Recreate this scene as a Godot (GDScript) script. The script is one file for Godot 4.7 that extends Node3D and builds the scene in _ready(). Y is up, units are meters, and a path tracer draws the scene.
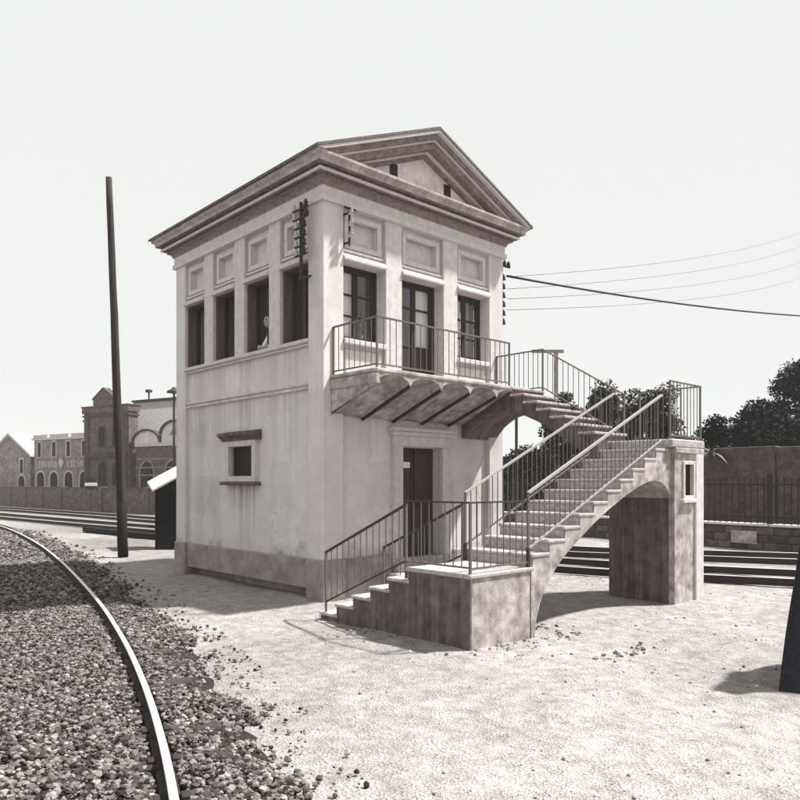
extends Node3D
# Railway signal cabin with outside stairs. Axes: x along the cabin's entrance front, z out of that front, y up, origin at the cabin's near corner.

const W := 4.98
const D := 5.74
var M := {}
var taken := {}
var unit_box: BoxMesh
var unit_rod: CylinderMesh
var rng := RandomNumberGenerator.new()

# ---------------------------------------------------------------- naming and nodes
func numbered(n: String) -> String:
	if not taken.has(n):
		taken[n] = 0
		return n
	taken[n] += 1
	return "%s_%03d" % [n, taken[n]]

func tag(o: Node, label := "", category := "", group := "", kind := "") -> Node:
	if label != "": o.set_meta("label", label)
	if category != "": o.set_meta("category", category)
	if group != "": o.set_meta("group", group)
	if kind != "": o.set_meta("kind", kind)
	return o

func thing(called: String, label: String, category: String, at := Vector3.ZERO, turn := 0.0, group := "") -> Node3D:
	var o := Node3D.new()
	o.name = numbered(called)
	add_child(o)
	o.position = at
	o.rotation.y = turn
	tag(o, label, category, group)
	return o

func node_part(called: String, parent: Node, xf := Transform3D.IDENTITY) -> Node3D:
	var o := Node3D.new()
	o.name = called
	parent.add_child(o, true)
	o.transform = xf
	return o

func put(mesh: Mesh, called: String, mat: Material, parent: Node, xf := Transform3D.IDENTITY) -> MeshInstance3D:
	var o := MeshInstance3D.new()
	o.name = called if parent != self else numbered(called)
	o.mesh = mesh
	o.material_override = mat
	o.transform = xf
	parent.add_child(o, true)
	return o

func build(st: SurfaceTool, called: String, mat: Material, parent: Node, xf := Transform3D.IDENTITY, smooth := false) -> MeshInstance3D:
	if smooth: st.index()
	st.generate_normals()
	return put(st.commit(), called, mat, parent, xf)

func mb(smooth := false) -> SurfaceTool:
	var st := SurfaceTool.new()
	st.begin(Mesh.PRIMITIVE_TRIANGLES)
	st.set_smooth_group(0 if smooth else -1)
	return st

# ---------------------------------------------------------------- shapes
func quad(st: SurfaceTool, a: Vector3, b: Vector3, c: Vector3, d: Vector3) -> void:
	for p in [a, b, c, a, c, d]: st.add_vertex(p)

# quad whose face is turned towards n
func face(st: SurfaceTool, a: Vector3, b: Vector3, c: Vector3, d: Vector3, n: Vector3) -> void:
	if (b - a).cross(c - a).dot(n) > 0.0: quad(st, a, d, c, b)
	else: quad(st, a, b, c, d)

func tri(st: SurfaceTool, a: Vector3, b: Vector3, c: Vector3, n: Vector3) -> void:
	if (b - a).cross(c - a).dot(n) > 0.0:
		for p in [a, c, b]: st.add_vertex(p)
	else:
		for p in [a, b, c]: st.add_vertex(p)

# chamfered box
func cb(st: SurfaceTool, lo: Vector3, hi: Vector3, v := 0.012) -> void:
	var c := (lo + hi) * 0.5
	var h := (hi - lo) * 0.5
	v = minf(v, minf(h.x, minf(h.y, h.z)) * 0.45)
	var ax := [Vector3.RIGHT, Vector3.UP, Vector3.BACK]
	var hh := [h.x, h.y, h.z]
	for i in 3:
		var j := (i + 1) % 3
		var k := (i + 2) % 3
		for s in [-1.0, 1.0]:
			var n: Vector3 = ax[i] * s
			var o: Vector3 = c + n * hh[i]
			var a: Vector3 = ax[j] * (hh[j] - v)
			var b: Vector3 = ax[k] * (hh[k] - v)
			face(st, o - a - b, o + a - b, o + a + b, o - a + b, n)
			for t in [-1.0, 1.0]:
				var m: Vector3 = ax[j] * t
				var e: Vector3 = ax[k] * (hh[k] - v)
				var p: Vector3 = c + n * hh[i] + m * (hh[j] - v)
				var q: Vector3 = c + n * (hh[i] - v) + m * hh[j]
				face(st, p - e, p + e, q + e, q - e, n + m)
	for sx in [-1.0, 1.0]:
		for sy in [-1.0, 1.0]:
			for sz in [-1.0, 1.0]:
				var s := Vector3(sx, sy, sz)
				tri(st, c + s * Vector3(h.x, h.y - v, h.z - v), c + s * Vector3(h.x - v, h.y, h.z - v), c + s * Vector3(h.x - v, h.y - v, h.z), s)

func box(lo: Vector3, hi: Vector3, called: String, mat: Material, parent: Node, xf := Transform3D.IDENTITY, v := 0.012) -> MeshInstance3D:
	var st := mb()
	cb(st, lo, hi, v)
	return build(st, called, mat, parent, xf)

# flat polygon (x, y) pulled along an axis frame: point = o + x*ax + y*ay, from d0 to d1 along an
func prism(st: SurfaceTool, poly: PackedVector2Array, ax: Vector3, ay: Vector3, an: Vector3, d0: float, d1: float, o := Vector3.ZERO) -> void:
	var pl := poly
	if not Geometry2D.is_polygon_clockwise(pl): pl.reverse()
	var idx := Geometry2D.triangulate_polygon(pl)
	for t in range(0, idx.size(), 3):
		var q := []
		for k in 3: q.append(o + ax * pl[idx[t + k]].x + ay * pl[idx[t + k]].y)
		tri(st, q[0] + an * d0, q[1] + an * d0, q[2] + an * d0, -an * signf(d1 - d0))
		tri(st, q[0] + an * d1, q[1] + an * d1, q[2] + an * d1, an * signf(d1 - d0))
	for i in pl.size():
		var a := pl[i]
		var b := pl[(i + 1) % pl.size()]
		var e := b - a
		var n := (ax * -e.y + ay * e.x)
		var pa := o + ax * a.x + ay * a.y
		var pb := o + ax * b.x + ay * b.y
		face(st, pa + an * d0, pb + an * d0, pb + an * d1, pa + an * d1, n)

# wall in its own frame: x along, y up, outer face at z = zf, thickness t, with rectangular holes
func wall_with_holes(x0: float, x1: float, y0: float, y1: float, zf: float, t: float, holes: Array) -> SurfaceTool:
	var st := mb()
	var xs := [x0, x1]
	var ys := [y0, y1]
	for h: Rect2 in holes:
		for v in [h.position.x, h.end.x]:
			if v > x0 and v < x1 and not xs.has(v): xs.append(v)
		for v in [h.position.y, h.end.y]:
			if v > y0 and v < y1 and not ys.has(v): ys.append(v)
	xs.sort()
	ys.sort()
	var zb := zf - t
	for i in xs.size() - 1:
		for j in ys.size() - 1:
			var m := Vector2((xs[i] + xs[i + 1]) * 0.5, (ys[j] + ys[j + 1]) * 0.5)
			var inside := false
			for h: Rect2 in holes:
				if h.has_point(m): inside = true
			if inside: continue
			var a := Vector2(xs[i], ys[j])
			var b := Vector2(xs[i + 1], ys[j + 1])
			face(st, Vector3(a.x, a.y, zf), Vector3(b.x, a.y, zf), Vector3(b.x, b.y, zf), Vector3(a.x, b.y, zf), Vector3.BACK)
			face(st, Vector3(a.x, a.y, zb), Vector3(b.x, a.y, zb), Vector3(b.x, b.y, zb), Vector3(a.x, b.y, zb), Vector3.FORWARD)
	var rims := [[Rect2(x0, y0, x1 - x0, y1 - y0), 1.0]]
	for h: Rect2 in holes: rims.append([h, -1.0])
	for r in rims:
		var q: Rect2 = r[0]
		var s: float = r[1]
		var p := [Vector2(q.position.x, q.position.y), Vector2(q.end.x, q.position.y), Vector2(q.end.x, q.end.y), Vector2(q.position.x, q.end.y)]
		var ns := [Vector3.DOWN, Vector3.RIGHT, Vector3.UP, Vector3.LEFT]
		for k in 4:
			var a: Vector2 = p[k]
			var b: Vector2 = p[(k + 1) % 4]
			face(st, Vector3(a.x, a.y, zf), Vector3(b.x, b.y, zf), Vector3(b.x, b.y, zb), Vector3(a.x, a.y, zb), ns[k] * s)
	return st

# profile (outwards, y) carried round a rectangle with mitred corners
func sweep_rect(st: SurfaceTool, prof: Array, x0: float, x1: float, z0: float, z1: float) -> void:
	for i in prof.size() - 1:
		var a: Vector2 = prof[i]
		var b: Vector2 = prof[i + 1]
		var ca := [Vector3(x0 - a.x, a.y, z1 + a.x), Vector3(x1 + a.x, a.y, z1 + a.x), Vector3(x1 + a.x, a.y, z0 - a.x), Vector3(x0 - a.x, a.y, z0 - a.x)]
		var cc := [Vector3(x0 - b.x, b.y, z1 + b.x), Vector3(x1 + b.x, b.y, z1 + b.x), Vector3(x1 + b.x, b.y, z0 - b.x), Vector3(x0 - b.x, b.y, z0 - b.x)]
		var out := [Vector3.BACK, Vector3.RIGHT, Vector3.FORWARD, Vector3.LEFT]
		for k in 4:
			var n: Vector3 = out[k] * (b.y - a.y) + Vector3.UP * (a.x - b.x)
			face(st, ca[k], ca[(k + 1) % 4], cc[(k + 1) % 4], cc[k], n)

# tube through points with a radius at each
func tube(st: SurfaceTool, pts: Array, rad: Array, sides := 8, cap := true) -> void:
	var rings := []
	var side := Vector3.ZERO
	for i in pts.size():
		var dir: Vector3 = (pts[mini(i + 1, pts.size() - 1)] - pts[maxi(i - 1, 0)]).normalized()
		if side == Vector3.ZERO: side = dir.cross(Vector3.UP if absf(dir.y) < 0.9 else Vector3.RIGHT).normalized()
		else: side = (side - dir * side.dot(dir)).normalized()
		var up := dir.cross(side)
		var ring := []
		for k in sides:
			var a := TAU * k / sides
			ring.append(pts[i] + (side * cos(a) + up * sin(a)) * rad[i])
		rings.append(ring)
	for i in rings.size() - 1:
		for k in sides:
			var k2 := (k + 1) % sides
			var mid: Vector3 = (pts[i] + pts[i + 1]) * 0.5
			face(st, rings[i][k], rings[i][k2], rings[i + 1][k2], rings[i + 1][k], (rings[i][k] + rings[i + 1][k2]) * 0.5 - mid)
	if cap:
		for e in [0, rings.size() - 1]:
			var n: Vector3 = pts[e] - pts[1 if e == 0 else e - 1]
			for k in sides: tri(st, pts[e], rings[e][k], rings[e][(k + 1) % sides], n)

# lathe about y: profile of (radius, y)
func lathe(st: SurfaceTool, prof: Array, sides := 12, o := Vector3.ZERO) -> void:
	for i in prof.size() - 1:
		var a: Vector2 = prof[i]
		var b: Vector2 = prof[i + 1]
		for k in sides:
			var t0 := TAU * k / sides
			var t1 := TAU * (k + 1) / sides
			var p := [o + Vector3(cos(t0) * a.x, a.y, sin(t0) * a.x), o + Vector3(cos(t1) * a.x, a.y, sin(t1) * a.x), o + Vector3(cos(t1) * b.x, b.y, sin(t1) * b.x), o + Vector3(cos(t0) * b.x, b.y, sin(t0) * b.x)]
			var tm := (t0 + t1) * 0.5
			var n := Vector3(cos(tm), 0, sin(tm)) * (b.y - a.y) + Vector3.UP * (a.x - b.x)
			face(st, p[0], p[1], p[2], p[3], n if n.length() > 1e-6 else Vector3.UP)

# transform that carries a unit box (or a unit rod when along_y) between two points
func span(a: Vector3, b: Vector3, w: float, h: float) -> Transform3D:
	var y := (b - a)
	var l := y.length()
	y /= l
	var x := y.cross(Vector3.UP)
	if x.length() < 0.01: x = Vector3.RIGHT
	x = x.normalized()
	var z := x.cross(y)
	return Transform3D(Basis(x * w, y * l, z * h), (a + b) * 0.5)

func bar(a: Vector3, b: Vector3, w: float, h: float, called: String, mat: Material, parent: Node) -> MeshInstance3D:
	return put(unit_box, called, mat, parent, span(a, b, w, h))

func rod(a: Vector3, b: Vector3, r: float, called: String, mat: Material, parent: Node) -> MeshInstance3D:
	return put(unit_rod, called, mat, parent, span(a, b, r * 2.0, r * 2.0))

# ---------------------------------------------------------------- textures and materials
func lin(r: float, g: float, b: float) -> Color:
	return Color(r, g, b).linear_to_srgb()

# a grey of the print's warm tone, given as linear reflectance
func tone(v: float, warm := 1.0) -> Color:
	return lin(v * (1.0 + 0.055 * warm), v * (1.0 - 0.03 * warm), v * (1.0 - 0.045 * warm))

func noise(w: int, h: int, freq: float, octaves: int, sd: int, kind := FastNoiseLite.TYPE_SIMPLEX_SMOOTH) -> PackedByteArray:
	var n := FastNoiseLite.new()
	n.noise_type = kind
	n.frequency = freq
	n.fractal_octaves = octaves
	n.fractal_type = FastNoiseLite.FRACTAL_FBM
	n.seed = sd
	var im := n.get_seamless_image(w, h)
	im.convert(Image.FORMAT_L8)
	return im.get_data()

func stretched(w: int, h: int, sw: int, sh: int, freq: float, octaves: int, sd: int) -> PackedByteArray:
	var n := FastNoiseLite.new()
	n.noise_type = FastNoiseLite.TYPE_SIMPLEX_SMOOTH
	n.frequency = freq
	n.fractal_octaves = octaves
	n.seed = sd
	var im := n.get_seamless_image(sw, sh)
	im.convert(Image.FORMAT_L8)
	im.resize(w, h, Image.INTERPOLATE_CUBIC)
	return im.get_data()

# weighted sum of noise layers (weights per layer), mapped from dark to light
func blend_tex(size: int, layers: Array, weights: Array, dark: Color, light: Color, bias := 0.5) -> ImageTexture:
	var out := PackedByteArray()
	out.resize(size * size * 3)
	var table := PackedByteArray()
	table.resize(256 * 3)
	for i in 256:
		var c := dark.lerp(light, i / 255.0)
		table[i * 3] = int(c.r * 255.0)
		table[i * 3 + 1] = int(c.g * 255.0)
		table[i * 3 + 2] = int(c.b * 255.0)
	var n := layers.size()
	for i in size * size:
		var v := bias * 255.0
		for k in n: v += (layers[k][i] - 128.0) * weights[k]
		var q := clampi(int(v), 0, 255) * 3
		out[i * 3] = table[q]
		out[i * 3 + 1] = table[q + 1]
		out[i * 3 + 2] = table[q + 2]
	var im := Image.create_from_data(size, size, false, Image.FORMAT_RGB8, out)
	im.generate_mipmaps()
	return ImageTexture.create_from_image(im)

func bump_tex(size: int, layers: Array, weights: Array, strength: float) -> ImageTexture:
	var out := PackedByteArray()
	out.resize(size * size)
	for i in size * size:
		var v := 128.0
		for k in layers.size(): v += (layers[k][i] - 128.0) * weights[k]
		out[i] = clampi(int(v), 0, 255)
	var im := Image.create_from_data(size, size, false, Image.FORMAT_L8, out)
	im.convert(Image.FORMAT_RGBA8)
	im.bump_map_to_normal_map(strength)
	return ImageTexture.create_from_image(im)

func mat(albedo: Color, rough := 0.9, tex: Texture2D = null, scale := Vector3.ONE, nrm: Texture2D = null, nscale := 1.0) -> StandardMaterial3D:
	var m := StandardMaterial3D.new()
	m.albedo_color = albedo
	m.roughness = rough
	m.metallic_specular = 0.3
	if tex or nrm:
		m.uv1_triplanar = true
		m.uv1_world_triplanar = true
		m.uv1_scale = scale
		m.uv1_triplanar_sharpness = 6.0
	if tex: m.albedo_texture = tex
	if nrm:
		m.normal_enabled = true
		m.normal_texture = nrm
		m.normal_scale = nscale
	return m

# lime washed wall, 8 m to the tile: rising damp, rain runs below ledges and under the small window, patched render
func wall_tex(fine: PackedByteArray, blot: PackedByteArray, blot2: PackedByteArray, streak: PackedByteArray, streak2: PackedByteArray) -> ImageTexture:
	var n := 1024
	var out := PackedByteArray()
	out.resize(n * n * 3)
	var patches := [Rect2(0.9, 0.9, 0.9, 0.7), Rect2(3.9, 1.4, 1.1, 0.8), Rect2(1.2, 2.5, 0.7, 0.9), Rect2(4.4, 2.9, 0.8, 0.5), Rect2(2.6, 4.0, 1.0, 0.45), Rect2(0.1, 5.2, 0.3, 1.1)]
	for j in n:
		var y := 8.0 * (1.0 - float(j) / n)
		for i in n:
			var h := 8.0 * i / n
			var q := (j % 512) * 512 + i % 512
			var q2 := (j / 2) * 512 + i / 2
			var a := (blot[q2] - 128.0) / 128.0
			var b := (blot2[q] - 128.0) / 128.0
			var f := (fine[q] - 128.0) / 128.0
			var sk := streak[(j / 8 % 512) * 512 + i % 512] / 255.0
			var sk2 := streak2[(j / 6 % 512) * 512 + i / 2] / 255.0
			var v := 0.93 + 0.035 * a + 0.025 * b + 0.03 * f
			# damp with a ragged upper edge
			var e := (0.85 + 0.45 * a + 0.25 * b - y) / 0.5
			if e > 0.0: v -= minf(e, 1.0) * (0.16 + 0.12 * maxf(b + f * 0.5, -0.5))
			for led in [[7.05, 0.7, 0.05], [4.58, 0.5, 0.11], [3.78, 0.8, 0.1]]:
				if y < led[0]:
					var t := exp(-(led[0] - y) / led[1])
					v -= t * led[2] * clampf((sk * 0.6 + sk2 * 0.4 - 0.36) * 2.6, 0.0, 1.0) * (0.8 + 0.6 * b)
			v -= 0.05 * clampf((sk2 - 0.5) * 3.0, 0.0, 1.0)
			if y < 2.06 and h > 2.25 and h < 3.5:
				v -= exp(-(2.06 - y) / 0.5) * 0.26 * clampf((sk - 0.3) * 2.0, 0.0, 1.0) * clampf((h - 2.25) * 8.0, 0.0, 1.0) * clampf((3.5 - h) * 8.0, 0.0, 1.0)
			for k in 6:
				var r: Rect2 = patches[k]
				var d := minf(minf(h - r.position.x, r.end.x - h), minf(y - r.position.y, r.end.y - y)) + 0.12 * b + 0.03 * f
				if d > 0.0: v += (0.035 if k % 2 == 0 else -0.04)
			# hair cracks
			var c1 := absf(h - 4.55 - 0.25 * sin(y * 2.1) - 0.06 * a * 3.0)
			if c1 < 0.008 and y > 1.2 and y < 3.5: v -= 0.2
			var c2 := absf(h - 1.5 + 0.2 * sin(y * 3.3) - 0.2 * b)
			if c2 < 0.007 and y > 0.7 and y < 2.1: v -= 0.18
			v = clampf(v, 0.2, 1.0)
			var o := (j * n + i) * 3
			out[o] = int(v * 255.0)
			out[o + 1] = int(pow(v, 1.06) * 255.0)
			out[o + 2] = int(pow(v, 1.09) * 255.0)
	var im := Image.create_from_data(n, n, false, Image.FORMAT_RGB8, out)
	im.generate_mipmaps()
	return ImageTexture.create_from_image(im)

func make_materials() -> void:
	var s := 512
	var fine := noise(s, s, 0.18, 3, 1)
	var grain := noise(s, s, 0.45, 2, 2)
	var blot := noise(s, s, 0.012, 4, 3)
	var blot2 := noise(s, s, 0.03, 4, 4)
	var streak := stretched(s, s, s, 24, 0.05, 4, 5)
	var streak2 := stretched(s, s, 256, 10, 0.035, 3, 6)
	var cells := noise(s, s, 0.06, 2, 7, FastNoiseLite.TYPE_CELLULAR)
	var rough_n := bump_tex(s, [fine, grain, blot2], [0.5, 0.5, 0.5], 3.0)
	var earth_n := bump_tex(s, [fine, blot2, cells, grain], [0.6, 0.9, 0.3, 0.5], 5.0)
	M.stucco = mat(tone(0.66, 1.1), 0.92, blend_tex(s, [blot, blot2, streak, fine, grain], [0.5, 0.5, 0.22, 0.22, 0.18], Color(0.72, 0.71, 0.71), Color(1, 1, 1), 0.66), Vector3(0.31, 0.31, 0.31), rough_n, 0.5)
	M.wall = mat(tone(0.67, 0.65), 0.92, wall_tex(fine, blot, blot2, streak, streak2), Vector3(0.125, 0.125, 0.125))
	M.plinth = mat(tone(0.4, 1.8), 0.95, blend_tex(s, [blot, blot2, grain, fine], [0.6, 0.4, 0.25, 0.3], Color(0.66, 0.64, 0.64), Color(1, 1, 1), 0.5), Vector3(0.27, 0.27, 0.27), rough_n, 0.7)
	M.stucco_clean = mat(tone(0.66, 0.8), 0.92, blend_tex(s, [blot2, streak, fine, grain], [0.4, 0.14, 0.25, 0.2], Color(0.72, 0.71, 0.71), Color(1, 1, 1), 0.66), Vector3(0.37, 0.33, 0.37), rough_n, 0.4)
	M.stain_and_shade = mat(tone(0.18, 2.6), 0.95, blend_tex(s, [blot, blot2, streak, streak2, fine], [0.45, 0.4, 0.45, 0.35, 0.3], Color(0.52, 0.49, 0.49), Color(1, 1, 1), 0.6), Vector3(0.45, 0.33, 0.45), rough_n, 0.7)  # stains, with the shade of sides turned from the sun mixed in
	M.concrete = mat(tone(0.5, 1.2), 0.95, blend_tex(s, [blot, blot2, streak, fine, grain], [0.8, 0.6, 0.2, 0.3, 0.2], Color(0.55, 0.53, 0.53), Color(1, 1, 1), 0.6), Vector3(0.33, 0.33, 0.33), rough_n, 0.3)
	M.tread = mat(tone(0.52, 1.0), 0.93, blend_tex(s, [blot2, fine, grain], [0.7, 0.4, 0.25], Color(0.6, 0.58, 0.58), Color(1, 1, 1), 0.62), Vector3(0.7, 0.7, 0.7), rough_n, 0.6)
	M.plaster_in = mat(tone(0.4, 1.5), 0.9)
	M.floor_in = mat(tone(0.13, 2.5), 0.8)
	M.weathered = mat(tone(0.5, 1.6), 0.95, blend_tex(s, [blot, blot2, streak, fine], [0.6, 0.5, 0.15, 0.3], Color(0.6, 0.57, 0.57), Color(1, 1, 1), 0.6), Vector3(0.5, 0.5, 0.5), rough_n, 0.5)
	M.grime_and_shade = mat(tone(0.3, 2.4), 0.95, blend_tex(s, [blot, blot2, streak, fine], [0.6, 0.5, 0.1, 0.3], Color(0.55, 0.52, 0.52), Color(1, 1, 1), 0.55), Vector3(0.6, 0.6, 0.6), rough_n, 0.5)  # grime, with the shade of the recessed mouldings painted in
	M.curtain = mat(tone(0.8, 0.5), 0.9)
	M.fence_iron = mat(tone(0.022, 2.5), 0.8)
	M.roof = mat(tone(0.2), 0.9, blend_tex(s, [blot2, fine], [0.7, 0.4], Color(0.55, 0.52, 0.52), Color(1, 1, 1), 0.5), Vector3(0.8, 0.8, 0.8))
	M.earth = mat(tone(0.43, 0.7), 0.97, blend_tex(s, [blot, blot2, cells, fine, grain], [0.3, 0.32, 0.15, 0.5, 0.55], Color(0.5, 0.47, 0.46), Color(1, 1, 1), 0.68), Vector3(0.31, 0.31, 0.31), earth_n, 1.0)
	M.earth.vertex_color_use_as_albedo = true
	M.bed = mat(tone(0.08, 2.5), 0.97, blend_tex(s, [cells, fine, grain], [0.8, 0.5, 0.4], Color(0.3, 0.28, 0.28), Color(1, 1, 1), 0.5), Vector3(1.2, 1.2, 1.2), earth_n, 1.5)
	M.stone = mat(tone(0.3), 0.92)
	M.stone.vertex_color_use_as_albedo = true
	M.wood_dark = mat(tone(0.055, 2.5), 0.6, blend_tex(s, [streak, fine], [0.8, 0.3], Color(0.55, 0.5, 0.5), Color(1, 1, 1), 0.55), Vector3(2.5, 0.8, 2.5))
	M.wood_door = mat(tone(0.085, 3.5), 0.6, blend_tex(s, [streak, fine], [0.8, 0.3], Color(0.55, 0.5, 0.5), Color(1, 1, 1), 0.55), Vector3(2.5, 0.8, 2.5))
	M.wood_jamb = mat(tone(0.2, 2.6), 0.7, M.wood_door.albedo_texture, Vector3(2.5, 0.8, 2.5))
	M.wood_pole = mat(tone(0.08, 3.0), 0.85, blend_tex(s, [streak, streak2, fine], [0.8, 0.5, 0.3], Color(0.35, 0.32, 0.32), Color(1, 1, 1), 0.5), Vector3(2.2, 0.5, 2.2))
	M.sleeper = mat(tone(0.09, 2.0), 0.92, blend_tex(s, [streak, fine, blot2], [0.5, 0.4, 0.5], Color(0.45, 0.42, 0.42), Color(1, 1, 1), 0.5), Vector3(1.5, 1.5, 1.5))
	M.tar_wood = mat(tone(0.018, 2.0), 0.8, blend_tex(s, [streak, fine], [0.8, 0.3], Color(0.4, 0.38, 0.38), Color(1, 1, 1), 0.5), Vector3(2.0, 0.7, 2.0))
	M.iron = mat(tone(0.035, 2.0), 0.6)
	M.iron_rust = mat(tone(0.06, 2.5), 0.75, blend_tex(s, [blot2, fine], [0.8, 0.5], Color(0.5, 0.45, 0.45), Color(1, 1, 1), 0.5), Vector3(2, 2, 2))
	M.rail_pale = mat(tone(0.3), 0.55)
	M.baluster = mat(tone(0.12, 1.5), 0.6)
	M.steel_head = mat(tone(0.6, 0.5), 0.4)
	M.steel_head.metallic = 0.35
	M.porcelain = mat(tone(0.4), 0.25)
	M.white_paint = mat(tone(0.75, 0.3), 0.7)
	M.black_paint = mat(tone(0.02), 0.6)
	M.glass = StandardMaterial3D.new()
	M.glass.transparency = BaseMaterial3D.TRANSPARENCY_ALPHA
	M.glass.albedo_color = Color(0.12, 0.12, 0.12, 0.08)
	M.glass.roughness = 0.03
	M.dark_glass = mat(tone(0.02, 2.0), 0.4)
	M.dark_glass.metallic_specular = 0.15
	M.brick = mat(tone(0.17, 2.8), 0.95, blend_tex(s, [blot, blot2, fine, grain], [0.6, 0.6, 0.4, 0.3], Color(0.55, 0.52, 0.52), Color(1, 1, 1), 0.55), Vector3(0.25, 0.25, 0.25))
	M.brick_dark = mat(tone(0.11, 3.0), 0.95, blend_tex(s, [blot, blot2, fine, grain], [0.6, 0.6, 0.4, 0.3], Color(0.55, 0.52, 0.52), Color(1, 1, 1), 0.55), Vector3(0.25, 0.25, 0.25))
	M.render_grey = mat(tone(0.34, 2.0), 0.95, blend_tex(s, [blot, blot2, streak], [0.6, 0.6, 0.5], Color(0.6, 0.58, 0.58), Color(1, 1, 1), 0.6), Vector3(0.15, 0.15, 0.15))
	M.trim_pale = mat(tone(0.5, 1.2), 0.9)
	M.roof_pale = mat(tone(0.72, 0.4), 0.7, blend_tex(s, [streak, blot2], [0.5, 0.5], Color(0.75, 0.74, 0.74), Color(1, 1, 1), 0.6), Vector3(0.2, 0.2, 0.2))
	M.roof_sheet = mat(tone(0.4, 0.6), 0.8, M.roof_pale.albedo_texture, Vector3(0.2, 0.2, 0.2))
	M.coping = mat(tone(0.5), 0.95)
	M.bank = mat(tone(0.14, 3.4), 0.97, blend_tex(s, [blot, blot2, fine, grain], [0.6, 0.5, 0.5, 0.4], Color(0.5, 0.46, 0.46), Color(1, 1, 1), 0.5), Vector3(0.3, 0.3, 0.3), rough_n, 0.8)
	M.bark = mat(tone(0.07, 1.5), 0.95)
	M.leaf = mat(Color(1, 1, 1), 0.7)
	M.leaf.vertex_color_use_as_albedo = true
	M.leaf.backlight_enabled = true
	M.leaf.backlight = Color(0.12, 0.115, 0.11)
	M.tarp = mat(lin(0.03, 0.029, 0.043), 0.75, blend_tex(s, [blot2, fine], [0.7, 0.4], Color(0.6, 0.6, 0.62), Color(1, 1, 1), 0.5), Vector3(1, 1, 1))
	M.body = mat(Color(1, 1, 1), 0.85)
	M.body.vertex_color_use_as_albedo = true
	M.hair = mat(tone(0.025, 2), 0.7)

# ---------------------------------------------------------------- railings
# a railing between two base points (the line of nosings or floor edge), with the height of the handrail above each
func railing(parent: Node, a: Vector3, b: Vector3, ha: float, hb: float, gap: float, hand: Material, hw := 0.045, hh := 0.03, low := 0.09, lowmat: Material = null, posts := [true, true], low2 := -1.0) -> Node3D:
	var r := node_part("railing", parent)
	var ta := a + Vector3.UP * ha
	var tb := b + Vector3.UP * hb
	if low2 < 0.0: low2 = low
	bar(ta, tb, hw, hh, "handrail", hand, r)
	bar(a + Vector3.UP * low, b + Vector3.UP * low2, 0.028, 0.022, "bottom_rail", lowmat if lowmat else M.baluster, r)
	var l := Vector2(b.x - a.x, b.z - a.z).length()
	var n := maxi(1, int(round(l / gap)))
	for i in range(1, n):
		var t := float(i) / n
		var lo := a.lerp(b, t) + Vector3.UP * lerpf(low, low2, t)
		put(unit_rod, "baluster", M.baluster, r, span(lo, ta.lerp(tb, t), 0.0155, 0.0155))
	for e in 2:
		if posts[e]:
			var p := a if e == 0 else b
			var top := ta if e == 0 else tb
			bar(p - Vector3.UP * 0.12, top + Vector3.UP * 0.01, 0.03, 0.03, "post", M.baluster, r)
	return r

# ---------------------------------------------------------------- the cabin
func face_xf(k: int) -> Transform3D:
	match k:
		0: return Transform3D.IDENTITY
		1: return Transform3D(Basis(Vector3.UP, -PI / 2), Vector3(0, 0, -D))
		2: return Transform3D(Basis(Vector3.UP, PI), Vector3(W, 0, -D))
	return Transform3D(Basis(Vector3.UP, PI / 2), Vector3(W, 0, 0))

func bays(k: int) -> Array:
	if k == 0: return [[0.46, 1.49], [1.905, 3.075], [3.49, 4.52]]
	if k == 2: return []
	var out := []
	for i in 4: out.append([0.45 + i * 1.305, 0.45 + i * 1.305 + 0.925])
	return out

func ring(st: SurfaceTool, x0: float, x1: float, y0: float, y1: float, w: float, z0: float, z1: float, v := 0.006) -> void:
	cb(st, Vector3(x0, y0, z0), Vector3(x0 + w, y1, z1), v)
	cb(st, Vector3(x1 - w, y0, z0), Vector3(x1, y1, z1), v)
	cb(st, Vector3(x0 + w, y1 - w, z0), Vector3(x1 - w, y1, z1), v)
	cb(st, Vector3(x0 + w, y0, z0), Vector3(x1 - w, y0 + w, z1), v)

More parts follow.
